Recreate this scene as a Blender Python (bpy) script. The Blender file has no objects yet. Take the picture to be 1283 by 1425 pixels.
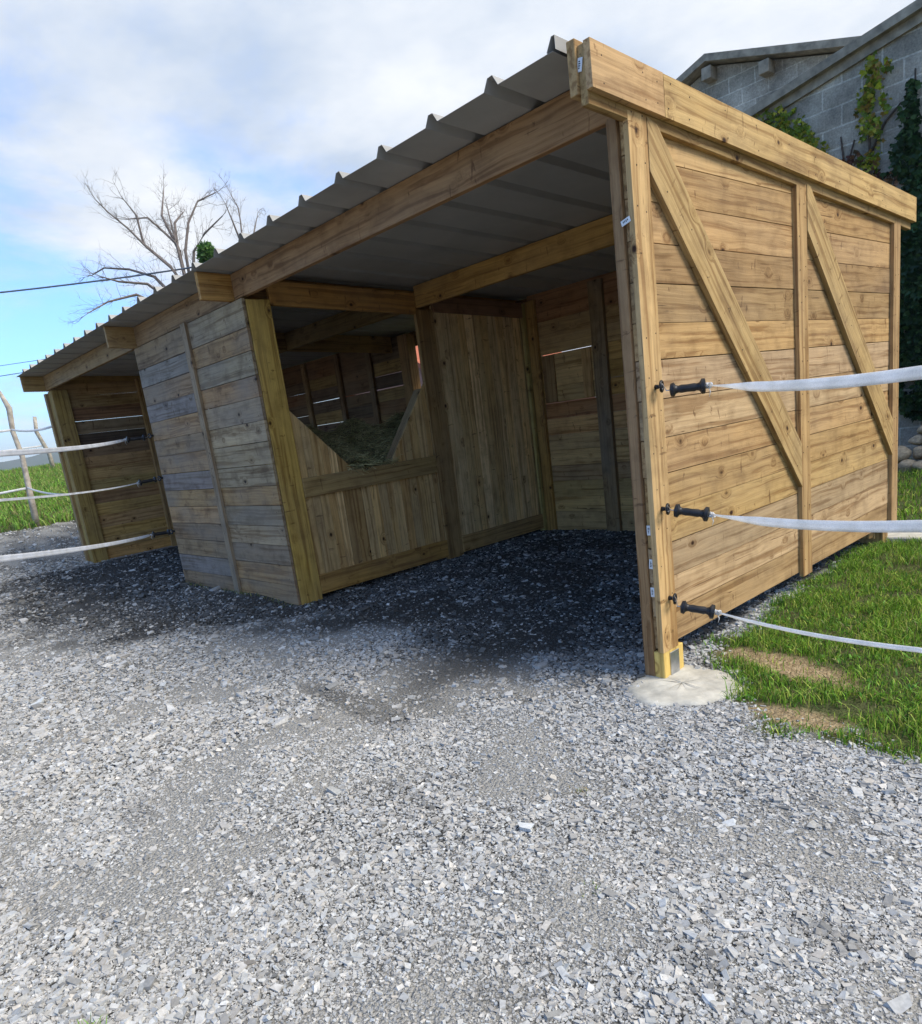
import bpy, math, random
import numpy as np
from mathutils import Vector, Matrix

SC = bpy.context.scene
COL = SC.collection
rnd = random.Random(11)
RNG = np.random.default_rng(5)

# ------------------------------------------------------------------ camera
CAM = (2.0298, -3.1735, 1.4867)
YAW, PIT, ROL = 0.8571, 0.2326, -0.1346
right0 = Vector((math.cos(YAW), math.sin(YAW), 0)); fwd0 = Vector((-math.sin(YAW), math.cos(YAW), 0)); upz = Vector((0, 0, 1))
look = fwd0*math.cos(PIT) - upz*math.sin(PIT)
up0 = upz*math.cos(PIT) + fwd0*math.sin(PIT)
rr = right0*math.cos(ROL) + up0*math.sin(ROL)
uu = -right0*math.sin(ROL) + up0*math.cos(ROL)
M = Matrix((rr, uu, -look)).transposed().to_4x4(); M.translation = Vector(CAM)
cd = bpy.data.cameras.new("camera"); cam = bpy.data.objects.new("camera", cd); COL.objects.link(cam)
cam.matrix_world = M
cd.sensor_fit = 'HORIZONTAL'; cd.sensor_width = 36.0; cd.lens = 999.42/1283*36
cd.shift_x = (641.5-629.54)/1283; cd.shift_y = (825.7-712.5)/1283
cd.clip_start = .05; cd.clip_end = 9000
SC.camera = cam

# ------------------------------------------------------------------ sky and sun
SUN_DIR = Vector((0.60, 0.26, 0.70)).normalized()      # towards the sun: right of the shelter, high
elev = math.asin(SUN_DIR.z); azim = math.atan2(SUN_DIR.x, SUN_DIR.y)
w = bpy.data.worlds.new("World"); SC.world = w; w.use_nodes = True
nt = w.node_tree; nt.nodes.clear()
def N(tree, typ, **kw):
    n = tree.nodes.new(typ)
    for k, v in kw.items():
        if k.startswith('i_'):
            key = k[2:]; key = int(key) if key.isdigit() else key.replace('_', ' ')
            n.inputs[key].default_value = v
        else: setattr(n, k, v)
    return n
def L(tree, a, b): tree.links.new(a, b)
sky = N(nt, 'ShaderNodeTexSky', sky_type='NISHITA', sun_disc=False, sun_elevation=elev, sun_rotation=azim, altitude=100, air_density=1.0, dust_density=1.2, ozone_density=2.5)
tc = N(nt, 'ShaderNodeTexCoord')
sep = N(nt, 'ShaderNodeSeparateXYZ'); L(nt, tc.outputs['Generated'], sep.inputs[0])
zc = N(nt, 'ShaderNodeMath', operation='ADD', i_1=0.16); L(nt, sep.outputs[2], zc.inputs[0])
zm = N(nt, 'ShaderNodeMath', operation='MAXIMUM', i_1=0.05); L(nt, zc.outputs[0], zm.inputs[0])
dv = N(nt, 'ShaderNodeVectorMath', operation='DIVIDE'); L(nt, tc.outputs['Generated'], dv.inputs[0])
cb = N(nt, 'ShaderNodeCombineXYZ'); [L(nt, zm.outputs[0], cb.inputs[i]) for i in range(3)]
L(nt, cb.outputs[0], dv.inputs[1])
off = N(nt, 'ShaderNodeVectorMath', operation='ADD'); off.inputs[1].default_value = (3.1, 7.7, 0); L(nt, dv.outputs[0], off.inputs[0])
cn = N(nt, 'ShaderNodeTexNoise', i_Scale=0.85, i_Detail=10, i_Roughness=0.60, i_Distortion=0.3); L(nt, off.outputs[0], cn.inputs['Vector'])
# cloud cover grows towards the right and overhead
dt = N(nt, 'ShaderNodeVectorMath', operation='DOT_PRODUCT'); dt.inputs[1].default_value = (0.28, 0.80, 0.42); L(nt, tc.outputs['Generated'], dt.inputs[0])  # unseen sky behind the camera kept clear to darken the shelter interior
ml = N(nt, 'ShaderNodeMath', operation='MULTIPLY_ADD', i_1=0.44, i_2=0.035); L(nt, dt.outputs['Value'], ml.inputs[0])
cs = N(nt, 'ShaderNodeMath', operation='ADD'); L(nt, cn.outputs[0], cs.inputs[0]); L(nt, ml.outputs[0], cs.inputs[1])
cr = N(nt, 'ShaderNodeMapRange', interpolation_type='SMOOTHSTEP'); cr.inputs[1].default_value = 0.44; cr.inputs[2].default_value = 0.70; cr.inputs[3].default_value = 0.04; L(nt, cs.outputs[0], cr.inputs[0])
# low haze band close to the horizon
hz = N(nt, 'ShaderNodeMapRange', interpolation_type='SMOOTHSTEP'); hz.inputs[1].default_value = 0.0; hz.inputs[2].default_value = 0.10; hz.inputs[3].default_value = 0.85; hz.inputs[4].default_value = 0.0; L(nt, sep.outputs[2], hz.inputs[0])
mx = N(nt, 'ShaderNodeMath', operation='MAXIMUM'); L(nt, cr.outputs[0], mx.inputs[0]); L(nt, hz.outputs[0], mx.inputs[1])
cn2 = N(nt, 'ShaderNodeTexNoise', i_Scale=1.7, i_Detail=6, i_Roughness=0.55); L(nt, off.outputs[0], cn2.inputs['Vector'])
ccol = N(nt, 'ShaderNodeValToRGB'); L(nt, cn2.outputs[0], ccol.inputs[0])
ccol.color_ramp.elements[0].position = 0.34; ccol.color_ramp.elements[0].color = (4.9, 5.8, 7.2, 1)
ccol.color_ramp.elements[1].position = 0.62; ccol.color_ramp.elements[1].color = (8.2, 8.5, 8.9, 1)
skg = N(nt, 'ShaderNodeVectorMath', operation='MULTIPLY'); skg.inputs[1].default_value = (1.35, 2.05, 2.8); L(nt, sky.outputs[0], skg.inputs[0])
mixc = N(nt, 'ShaderNodeMix', data_type='RGBA'); L(nt, mx.outputs[0], mixc.inputs['Factor']); L(nt, skg.outputs[0], mixc.inputs['A']); L(nt, ccol.outputs[0], mixc.inputs['B'])
bg = N(nt, 'ShaderNodeBackground', i_Strength=0.115); L(nt, mixc.outputs['Result'], bg.inputs[0])
wo = N(nt, 'ShaderNodeOutputWorld'); L(nt, bg.outputs[0], wo.inputs[0])

sl_ = bpy.data.lights.new("sun", 'SUN'); sl_.energy = 4.1; sl_.angle = math.radians(25); sl_.color = (1.0, 0.94, 0.85)
sun = bpy.data.objects.new("sun", sl_); COL.objects.link(sun)
sun.rotation_euler = (-SUN_DIR).to_track_quat('-Z', 'Y').to_euler()
SC.view_settings.view_transform = 'Standard'; SC.view_settings.look = 'None'
SC.view_settings.exposure = 0.08; SC.view_settings.gamma = 1.0
SC.cycles.max_bounces = 6; SC.cycles.diffuse_bounces = 4

# ------------------------------------------------------------------ materials
def mat(name):
    m = bpy.data.materials.new(name); m.use_nodes = True; t = m.node_tree; t.nodes.clear()
    o = N(t, 'ShaderNodeOutputMaterial'); b = N(t, 'ShaderNodeBsdfPrincipled'); L(t, b.outputs[0], o.inputs[0])
    b.inputs['Roughness'].default_value = .8; b.inputs['Specular IOR Level'].default_value = .3
    return m, t, b
def ramp(t, src, stops):
    r = N(t, 'ShaderNodeValToRGB'); L(t, src, r.inputs[0]); e = r.color_ramp.elements
    while len(e) < len(stops): e.new(0.5)
    for el, (p, c) in zip(e, stops): el.position = p; el.color = (*c, 1) if len(c) == 3 else c
    return r.outputs[0]
def mulc(t, a, b, f=1.0, blend='MULTIPLY'):
    m = N(t, 'ShaderNodeMix', data_type='RGBA', blend_type=blend)
    if isinstance(f, float): m.inputs['Factor'].default_value = f
    else: L(t, f, m.inputs['Factor'])
    for s, k in ((a, 'A'), (b, 'B')):
        if isinstance(s, tuple): m.inputs[k].default_value = (*s, 1)
        else: L(t, s, m.inputs[k])
    return m.outputs['Result']
def bump(t, b, h, s=.3, d=.01, prev=None):
    n = N(t, 'ShaderNodeBump', i_Strength=s, i_Distance=d); L(t, h, n.inputs['Height'])
    if prev is not None: L(t, prev, n.inputs['Normal'])
    L(t, n.outputs[0], b.inputs['Normal']); return n.outputs[0]
def attr(t, n): return N(t, 'ShaderNodeAttribute', attribute_name=n)
def scale(t, v, s):
    m = N(t, 'ShaderNodeVectorMath', operation='MULTIPLY'); m.inputs[1].default_value = s; L(t, v, m.inputs[0]); return m.outputs[0]

def wood_mat(name, weather=0.25, stain=.5):
    m, t, b = mat(name)
    g = attr(t, 'g').outputs['Vector']; tint = attr(t, 'tint').outputs['Color']
    warp = N(t, 'ShaderNodeTexNoise', i_Scale=1.0, i_Detail=2); L(t, scale(t, g, (2.0, 9, 9)), warp.inputs['Vector'])
    wv = N(t, 'ShaderNodeVectorMath', operation='MULTIPLY_ADD'); L(t, warp.outputs['Color'], wv.inputs[0]); wv.inputs[1].default_value = (0, .045, .045); L(t, g, wv.inputs[2])
    # knots
    kv = N(t, 'ShaderNodeTexVoronoi', feature='F1', i_Scale=1.0, i_Randomness=1.0); L(t, scale(t, g, (4.6, 6.5, 6.5)), kv.inputs['Vector'])
    ks = N(t, 'ShaderNodeSeparateColor'); L(t, kv.outputs['Color'], ks.inputs[0])
    kon = N(t, 'ShaderNodeMath', operation='GREATER_THAN', i_1=.50); L(t, ks.outputs[0], kon.inputs[0])
    kr = N(t, 'ShaderNodeMapRange'); kr.inputs[1].default_value = .055; kr.inputs[2].default_value = .115; kr.inputs[3].default_value = 1; kr.inputs[4].default_value = 0; L(t, kv.outputs['Distance'], kr.inputs[0])
    kd = N(t, 'ShaderNodeMath', operation='MULTIPLY'); L(t, kr.outputs[0], kd.inputs[0]); L(t, kon.outputs[0], kd.inputs[1])
    kr2 = N(t, 'ShaderNodeMapRange', interpolation_type='SMOOTHSTEP'); kr2.inputs[1].default_value = .05; kr2.inputs[2].default_value = .36; kr2.inputs[3].default_value = 1; kr2.inputs[4].default_value = 0; L(t, kv.outputs['Distance'], kr2.inputs[0])
    kd2 = N(t, 'ShaderNodeMath', operation='MULTIPLY'); L(t, kr2.outputs[0], kd2.inputs[0]); L(t, kon.outputs[0], kd2.inputs[1])
    # grain bends round the knots
    kb = N(t, 'ShaderNodeCombineXYZ'); km = N(t, 'ShaderNodeMath', operation='MULTIPLY', i_1=.05); L(t, kd2.outputs[0], km.inputs[0]); L(t, km.outputs[0], kb.inputs[1]); L(t, km.outputs[0], kb.inputs[2])
    gv = N(t, 'ShaderNodeVectorMath', operation='ADD'); L(t, wv.outputs[0], gv.inputs[0]); L(t, kb.outputs[0], gv.inputs[1])
    fine = N(t, 'ShaderNodeTexNoise', i_Scale=1.0, i_Detail=5, i_Roughness=.65); L(t, scale(t, gv.outputs[0], (1.8, 120, 120)), fine.inputs['Vector'])
    ring = N(t, 'ShaderNodeTexNoise', i_Scale=1.0, i_Detail=3, i_Roughness=.5); L(t, scale(t, gv.outputs[0], (.7, 34, 34)), ring.inputs['Vector'])
    blot = N(t, 'ShaderNodeTexNoise', i_Scale=1.0, i_Detail=5, i_Roughness=.6); L(t, scale(t, g, (5.5, 7, 7)), blot.inputs['Vector'])
    cross = N(t, 'ShaderNodeTexNoise', i_Scale=1.0, i_Detail=4, i_Roughness=.6, i_Distortion=.6); L(t, scale(t, g, (24, 7, 7)), cross.inputs['Vector'])
    c = mulc(t, tint, ramp(t, fine.outputs[0], [(.3, (.72, .68, .62)), (.62, (1.08, 1.06, 1.03))]), .75)
    c = mulc(t, c, ramp(t, ring.outputs[0], [(.38, (.58, .47, .36)), (.46, (.94, .9, .85)), (.60, (1.16, 1.14, 1.12))]), .8)
    c = mulc(t, c, ramp(t, blot.outputs[0], [(.32, (.55, .5, .45)), (.52, (1, 1, 1)), (.7, (1.12, 1.1, 1.06))]), stain)
    c = mulc(t, c, ramp(t, cross.outputs[0], [(.30, (.36, .28, .22)), (.36, (1, 1, 1))]), .8)
    fis = N(t, 'ShaderNodeTexNoise', i_Scale=1.0, i_Detail=3, i_Roughness=.5); L(t, scale(t, gv.outputs[0], (1.0, 75, 75)), fis.inputs['Vector'])
    c = mulc(t, c, ramp(t, fis.outputs[0], [(.28, (.25, .19, .14)), (.325, (1, 1, 1))]), .85)
    wth = N(t, 'ShaderNodeTexNoise', i_Scale=1.0, i_Detail=4); L(t, scale(t, g, (1.1, 3, 3)), wth.inputs['Vector'])
    wf = N(t, 'ShaderNodeMapRange'); wf.inputs[1].default_value = .42; wf.inputs[2].default_value = .72; wf.inputs[4].default_value = weather; L(t, wth.outputs[0], wf.inputs[0])
    c = mulc(t, c, (.24, .195, .145), wf.outputs[0], 'MIX')
    k2 = N(t, 'ShaderNodeMath', operation='MULTIPLY', i_1=.45); L(t, kd2.outputs[0], k2.inputs[0])
    c = mulc(t, c, (.45, .33, .2), k2.outputs[0])
    c = mulc(t, c, (.11, .06, .035), kd.outputs[0])
    L(t, c, b.inputs['Base Color']); b.inputs['Roughness'].default_value = .72
    n1 = bump(t, b, fine.outputs[0], .35, .004)
    bump(t, b, ring.outputs[0], .3, .006, n1)
    return m
WOOD = wood_mat('sawn_softwood', .22, .55)
WOODW = wood_mat('weathered_softwood', .75, .8)

def simple(name, col, rough=.6, metal=0., noise=None, nscale=8., bumps=0., spec=.3):
    m, t, b = mat(name)
    tcn = N(t, 'ShaderNodeTexCoord'); n = N(t, 'ShaderNodeTexNoise', i_Scale=nscale, i_Detail=6, i_Roughness=.6); L(t, tcn.outputs['Object'], n.inputs['Vector'])
    lo, hi = noise or (.8, 1.1)
    c = mulc(t, tuple(col), ramp(t, n.outputs[0], [(.3, (lo,)*3), (.7, (hi,)*3)]))
    L(t, c, b.inputs['Base Color']); b.inputs['Roughness'].default_value = rough; b.inputs['Metallic'].default_value = metal
    b.inputs['Specular IOR Level'].default_value = spec
    if bumps: bump(t, b, n.outputs[0], bumps, .01)
    return m
SHEET = simple('painted_steel_sheet', (.36, .35, .325), .5, 0., (.8, 1.06), 2.2, .0)
PLASTIC = simple('black_plastic', (.018, .018, .020), .38, 0, (.8, 1.3), 30)
STEEL = simple('galvanised_steel', (.55, .56, .58), .35, .9, (.7, 1.1), 20)
TAPE = simple('white_woven_tape', (.86, .88, .92), .55, 0, (.95, 1.0), 60)
def tape_mat():
    m, t, b = mat('white_woven_tape'); o = [x for x in t.nodes if x.type == 'OUTPUT_MATERIAL'][0]
    oc_ = N(t, 'ShaderNodeTexCoord').outputs['Object']; n = N(t, 'ShaderNodeTexNoise', i_Scale=220., i_Detail=3); L(t, oc_, n.inputs['Vector']); n2 = N(t, 'ShaderNodeTexNoise', i_Scale=9., i_Detail=4); L(t, oc_, n2.inputs['Vector'])
    c = mulc(t, ramp(t, n.outputs[0], [(.35, (.86, .86, .87)), (.6, (.97, .97, .97))]), ramp(t, n2.outputs[0], [(.35, (.88, .88, .87)), (.6, (1, 1, 1))]))
    L(t, c, b.inputs['Base Color']); b.inputs['Roughness'].default_value = .6; bump(t, b, n.outputs[0], .3, .001)
    tr = N(t, 'ShaderNodeBsdfTranslucent'); L(t, c, tr.inputs[0]); ms = N(t, 'ShaderNodeMixShader', i_0=.5); L(t, b.outputs[0], ms.inputs[1]); L(t, tr.outputs[0], ms.inputs[2]); L(t, ms.outputs[0], o.inputs[0]); return m
TAPE = tape_mat()
TAG = simple('white_plastic_tag', (.75, .76, .76), .4)
CONC = simple('poured_concrete', (.56, .53, .45), .95, 0, (.62, 1.12), 9, .8)
HAYM = None

def tint_mat(name, rough=.7, trans=0., nscale=60., lo=.75, hi=1.15):
    m, t, b = mat(name); tint = attr(t, 'tint').outputs['Color']
    tcn = N(t, 'ShaderNodeTexCoord'); n = N(t, 'ShaderNodeTexNoise', i_Scale=nscale, i_Detail=4); L(t, tcn.outputs['Object'], n.inputs['Vector'])
    c = mulc(t, tint, ramp(t, n.outputs[0], [(.3, (lo,)*3), (.7, (hi,)*3)]))
    L(t, c, b.inputs['Base Color']); b.inputs['Roughness'].default_value = rough
    if trans:
        o = [x for x in t.nodes if x.type == 'OUTPUT_MATERIAL'][0]
        tr = N(t, 'ShaderNodeBsdfTranslucent'); L(t, c, tr.inputs[0]); ms = N(t, 'ShaderNodeMixShader', i_0=trans); L(t, b.outputs[0], ms.inputs[1]); L(t, tr.outputs[0], ms.inputs[2]); L(t, ms.outputs[0], o.inputs[0])
    return m
LEAF = tint_mat('leaf', .55, .3)
STRAW = tint_mat('straw', .7, .1)
STONE = tint_mat('crushed_stone', .85, 0, 90., .82, 1.12)
BARK = tint_mat('bark', .9, 0, 14., .6, 1.2)

# ------------------------------------------------------------------ mesh helpers
def empty(name, loc, label=None, cat=None, group=None, parent=None):
    o = bpy.data.objects.new(name, None); COL.objects.link(o); o.location = loc; o.empty_display_size = .2
    if parent: o.parent = parent; o.location = Vector(loc) - wloc(parent)
    tag(o, label, cat, group); return o
def wloc(o):
    v = Vector(o.location)
    while o.parent: o = o.parent; v += Vector(o.location)
    return v
def tag(o, label=None, cat=None, group=None, kind=None):
    if label: o['label'] = label
    if cat: o['category'] = cat
    if group: o['group'] = group
    if kind: o['kind'] = kind
    return o
class MB:
    """collects boards, tubes and sheets in world coordinates; build() links them as one mesh"""
    def __init__(s): s.v = []; s.f = []; s.g = []; s.t = []
    def add(s, vs, fs, gs=None, tint=(.4, .3, .2)):
        n = len(s.v); s.v += [tuple(v) for v in vs]; s.f += [tuple(n+i for i in f) for f in fs]
        s.g += [tuple(x) for x in (gs or vs)]; s.t += [(*tint, 1)]*len(vs)
    def board(s, o, ax, ay, az, tint=(.4, .3, .2), jit=.0015):
        """o corner, ax edge along the grain, ay / az the other edges"""
        o, ax, ay, az = map(Vector, (o, ax, ay, az))
        r = (rnd.uniform(0, 60), rnd.uniform(0, 60), rnd.uniform(0, 60)); vs = []; gs = []
        for i in (0, 1):
            for j in (0, 1):
                for k in (0, 1):
                    p = o + ax*i + ay*j + az*k
                    vs.append(p + Vector([rnd.uniform(-jit, jit) for _ in range(3)])); gs.append((r[0]+i*ax.length, r[1]+j*ay.length, r[2]+k*az.length))
        fs = [(0, 1, 3, 2), (4, 6, 7, 5), (0, 4, 5, 1), (2, 3, 7, 6), (0, 2, 6, 4), (1, 5, 7, 3)]
        if ax.cross(ay).dot(az) < 0: fs = [f[::-1] for f in fs]
        k = rnd.uniform(.78, 1.16); tint = tuple(c*k*rnd.uniform(.97, 1.03) for c in tint)
        s.add(vs, fs, gs, tint)
    def box(s, x0, x1, y0, y1, z0, z1, grain='x', tint=(.4, .3, .2), jit=.0015):
        e = {'x': Vector((x1-x0, 0, 0)), 'y': Vector((0, y1-y0, 0)), 'z': Vector((0, 0, z1-z0))}
        a = [e.pop(grain)] + list(e.values()); s.board((x0, y0, z0), *a, tint=tint, jit=jit)
    def tube(s, pts, rad, n=8, tint=(.3, .3, .3), cap=True):
        pts = [Vector(p) for p in pts]; rad = rad if isinstance(rad, (list, tuple)) else [rad]*len(pts)
        vs = []; fs = []
        for i, p in enumerate(pts):
            d = (pts[min(i+1, len(pts)-1)] - pts[max(i-1, 0)]).normalized()
            a = d.cross(Vector((0, 0, 1)) if abs(d.z) < .9 else Vector((1, 0, 0))).normalized(); b = d.cross(a)
            vs += [p + (a*math.cos(2*math.pi*k/n) + b*math.sin(2*math.pi*k/n))*rad[i] for k in range(n)]
        for i in range(len(pts)-1):
            for k in range(n): fs.append((i*n+k, i*n+(k+1) % n, (i+1)*n+(k+1) % n, (i+1)*n+k))
        if cap: fs.append(tuple(range(n))[::-1]); fs.append(tuple((len(pts)-1)*n+k for k in range(n)))
        s.add(vs, fs, None, tint)
    def nail(s, p, nrm, r=.004, tint=(.02, .018, .016)):
        p, nrm = Vector(p), Vector(nrm); s.tube([p, p+nrm*.0012], r, 6, tint)
    def build(s, name, m, parent=None, bevel=0., smooth=False, solid=0.):
        org = wloc(parent) if parent else Vector((0, 0, 0))
        me = bpy.data.meshes.new(name); me.from_pydata([tuple(Vector(v)-org) for v in s.v], [], s.f)
        a = me.attributes.new('g', 'FLOAT_VECTOR', 'POINT'); a.data.foreach_set('vector', [c for x in s.g for c in x])
        a = me.attributes.new('tint', 'FLOAT_COLOR', 'POINT'); a.data.foreach_set('color', [c for x in s.t for c in x])
        me.materials.append(m); me.update()
        if smooth: me.polygons.foreach_set('use_smooth', [True]*len(me.polygons))
        o = bpy.data.objects.new(name, me); COL.objects.link(o)
        if parent: o.parent = parent
        if bevel:
            b = o.modifiers.new('bevel', 'BEVEL'); b.width = bevel; b.segments = 1; b.limit_method = 'ANGLE'; b.angle_limit = math.radians(50)
        if solid:
            b = o.modifiers.new('solid', 'SOLIDIFY'); b.thickness = solid
        return o
def np_mesh(name, V, F, tint, m, parent=None, smooth=False):
    """V (n,3), F (m,k) same-size faces, tint (n,3)"""
    me = bpy.data.meshes.new(name); k = F.shape[1]
    me.vertices.add(len(V)); me.vertices.foreach_set('co', V.astype(np.float32).ravel())
    me.loops.add(F.size); me.loops.foreach_set('vertex_index', F.astype(np.int32).ravel())
    me.polygons.add(len(F)); me.polygons.foreach_set('loop_start', np.arange(0, F.size, k, dtype=np.int32))
    me.update(calc_edges=True)
    a = me.attributes.new('tint', 'FLOAT_COLOR', 'POINT'); a.data.foreach_set('color', np.c_[tint, np.ones(len(V))].astype(np.float32).ravel())
    me.materials.append(m)
    me.polygons.foreach_set('use_smooth', np.full(len(F), smooth))
    o = bpy.data.objects.new(name, me); COL.objects.link(o)
    if parent: o.parent = parent
    return o

# ------------------------------------------------------------------ terrain
def vnoise(x, y, s, seed=0):
    x = np.asarray(x, float)/s; y = np.asarray(y, float)/s
    xi = np.floor(x); yi = np.floor(y); fx = x-xi; fy = y-yi; fx = fx*fx*(3-2*fx); fy = fy*fy*(3-2*fy)
    def h(a, b):
        v = np.sin(a*127.1 + b*311.7 + seed*74.7)*43758.5453; return v-np.floor(v)
    return (h(xi, yi)*(1-fx)+h(xi+1, yi)*fx)*(1-fy) + (h(xi, yi+1)*(1-fx)+h(xi+1, yi+1)*fx)*fy
def sstep(a, b, x):
    t = np.clip((np.asarray(x, float)-a)/(b-a), 0, 1); return t*t*(3-2*t)
def height(x, y):
    x = np.asarray(x, float); y = np.asarray(y, float)
    h = .05*sstep(-.5, -4, x)
    h = h + np.interp(-x, [9.4, 10.4, 13.5, 18, 25, 32, 60, 200], [0, .08, .66, 1.15, 1.70, 1.5, -1, -6])
    near = sstep(25, 12, np.hypot(x, y))
    h = h + near*((vnoise(x, y, .9, 1)-.5)*.055 + (vnoise(x, y, .33, 2)-.5)*.02)*sstep(0, .5, np.hypot(x, y))
    return h
def grass_mask(x, y):
    x = np.asarray(x, float); y = np.asarray(y, float)
    nz = (vnoise(x, y, .35, 5)-.5)*.22 + (vnoise(x, y, .12, 6)-.5)*.14
    xe = np.interp(y, [-.3, .0, .45, .9, 2.2, 3.6, 3.9], [.45, .30, .02, -.04, -.10, -.13, -20.])
    a = (x + nz*.6 > xe) & (y + nz > np.interp(x, [.25, .4, .64, 1.0, 2, 4], [-.05, -.17, -.24, -.24, -.18, -.1]))
    b = (x < -13.3 + 1.2*(vnoise(x, y, 2.2, 8)-.5) + nz)
    c = (y + nz > 4.3)
    d = np.hypot(x-.09, y+.02) > .30
    return ((a & d) | b | c).astype(float)
def dirt_mask(x, y):
    nz = (vnoise(x, y, .12, 9)-.5)*.9
    e1 = ((x-.46)/.40)**2 + ((y-.45-(x-.46)*-.28)/.13)**2
    e2 = ((x-.74)/.25)**2 + ((y+.12-(x-.74)*-.06)/.085)**2
    return np.clip(1.6-np.minimum(e1, e2)-nz, 0, 1)
def clumps(x, y): return vnoise(x, y, .22, 21)*.45+vnoise(x, y, .62, 22)*.55
def dust(x, y): return np.clip((.50-clumps(x, y))*5+.35, .0, 1.)
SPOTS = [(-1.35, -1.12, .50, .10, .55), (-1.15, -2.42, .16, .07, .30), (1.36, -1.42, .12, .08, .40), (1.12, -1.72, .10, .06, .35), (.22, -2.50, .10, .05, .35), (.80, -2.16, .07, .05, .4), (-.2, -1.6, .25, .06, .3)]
def dark_mask(x, y):
    """darker gravel colour on the stall floors and the ground before them, with a ragged edge of its own"""
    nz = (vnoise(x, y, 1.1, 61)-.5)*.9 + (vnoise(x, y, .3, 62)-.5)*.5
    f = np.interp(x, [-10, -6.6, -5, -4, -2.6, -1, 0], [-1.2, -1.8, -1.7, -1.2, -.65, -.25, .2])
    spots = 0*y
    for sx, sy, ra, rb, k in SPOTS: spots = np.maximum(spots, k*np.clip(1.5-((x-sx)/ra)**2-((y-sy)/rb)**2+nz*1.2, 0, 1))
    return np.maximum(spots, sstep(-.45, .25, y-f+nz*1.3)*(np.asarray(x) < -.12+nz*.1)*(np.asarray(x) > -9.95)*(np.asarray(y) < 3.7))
def axis(lo, hi, a, b, st):
    mid = list(np.arange(a, b, st)); l = []; x = a; s = st
    while x > lo: s *= 1.25; x -= s; l.append(x)
    r = []; x = mid[-1]; s = st
    while x < hi: s *= 1.25; x += s; r.append(x)
    return np.array(l[::-1]+mid+r)
X = axis(-3000, 3000, -15, 3.0, .06); Y = axis(-3000, 3000, -4.2, 6, .06)
gx, gy = np.meshgrid(X, Y, indexing='ij'); gz = height(gx, gy)
V = np.c_[gx.ravel(), gy.ravel(), gz.ravel()]; ny = len(Y)
i, j = np.meshgrid(np.arange(len(X)-1), np.arange(ny-1), indexing='ij'); q = (i*ny+j).ravel()
F = np.c_[q, q+ny, q+ny+1, q+1]
gm = grass_mask(gx, gy).ravel(); dm = np.maximum(dirt_mask(gx, gy).ravel(), 0)
GM, gt, gb = mat('gravel_and_soil')
zn = attr(gt, 'tint'); zs = N(gt, 'ShaderNodeSeparateColor'); L(gt, zn.outputs['Color'], zs.inputs[0])
tcn = N(gt, 'ShaderNodeTexCoord'); oc = tcn.outputs['Object']
v1 = N(gt, 'ShaderNodeTexVoronoi', feature='F1', i_Scale=70., i_Randomness=1.); L(gt, oc, v1.inputs['Vector'])
v2 = N(gt, 'ShaderNodeTexVoronoi', feature='F1', i_Scale=160., i_Randomness=1.); L(gt, oc, v2.inputs['Vector'])
big = N(gt, 'ShaderNodeTexNoise', i_Scale=1.6, i_Detail=5, i_Roughness=.6); L(gt, oc, big.inputs['Vector'])
s1 = N(gt, 'ShaderNodeSeparateColor'); L(gt, v1.outputs['Color'], s1.inputs[0])
c1 = ramp(gt, s1.outputs[0], [(0, (.22, .22, .22)), (.5, (.30, .30, .30)), (1, (.38, .38, .375))])
c1 = mulc(gt, c1, ramp(gt, v1.outputs['Distance'], [(.25, (1.1, 1.1, 1.1)), (.72, (.16, .16, .16))]))
c1 = mulc(gt, c1, ramp(gt, v2.outputs['Distance'], [(.2, (1.1, 1.1, 1.1)), (.8, (.5, .5, .5))]), .7)
c1 = mulc(gt, c1, ramp(gt, big.outputs[0], [(.35, (.85, .85, .85)), (.65, (1.15, 1.15, 1.14))]), .8)
du = attr(gt, 'dust')
dcol = ramp(gt, v2.outputs['Distance'], [(.2, (.39, .385, .375)), (.8, (.21, .208, .20))])
c1 = mulc(gt, c1, dcol, du.outputs['Fac'], 'MIX')
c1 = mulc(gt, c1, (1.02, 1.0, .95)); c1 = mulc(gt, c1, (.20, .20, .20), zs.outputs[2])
sn = N(gt, 'ShaderNodeTexNoise', i_Scale=28., i_Detail=8, i_Roughness=.7); L(gt, oc, sn.inputs['Vector'])
soil = ramp(gt, sn.outputs[0], [(.3, (.035, .045, .015)), (.7, (.11, .12, .045))])
dirt = ramp(gt, sn.outputs[0], [(.3, (.15, .10, .05)), (.5, (.33, .245, .14)), (.7, (.48, .38, .24))])
c = mulc(gt, c1, soil, zs.outputs[0], 'MIX'); c = mulc(gt, c, dirt, zs.outputs[1], 'MIX')
L(gt, c, gb.inputs['Base Color']); gb.inputs['Roughness'].default_value = .95; gb.inputs['Specular IOR Level'].default_value = .15
inv = N(gt, 'ShaderNodeMath', operation='SUBTRACT', i_0=1.); L(gt, v1.outputs['Distance'], inv.inputs[1])
b1 = bump(gt, gb, inv.outputs[0], .9, .012)
inv2 = N(gt, 'ShaderNodeMath', operation='SUBTRACT', i_0=1.); L(gt, v2.outputs['Distance'], inv2.inputs[1])
b2 = bump(gt, gb, inv2.outputs[0], .6, .005, b1); bump(gt, gb, sn.outputs[0], .5, .01, b2)
g_o = np_mesh('ground', V, F, np.c_[gm, dm*(gm > .5), dark_mask(gx, gy).ravel()], GM, smooth=True); da = g_o.data.attributes.new('dust', 'FLOAT', 'POINT'); da.data.foreach_set('value', dust(gx, gy).ravel().astype(np.float32)); tag(g_o, kind='structure')

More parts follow.
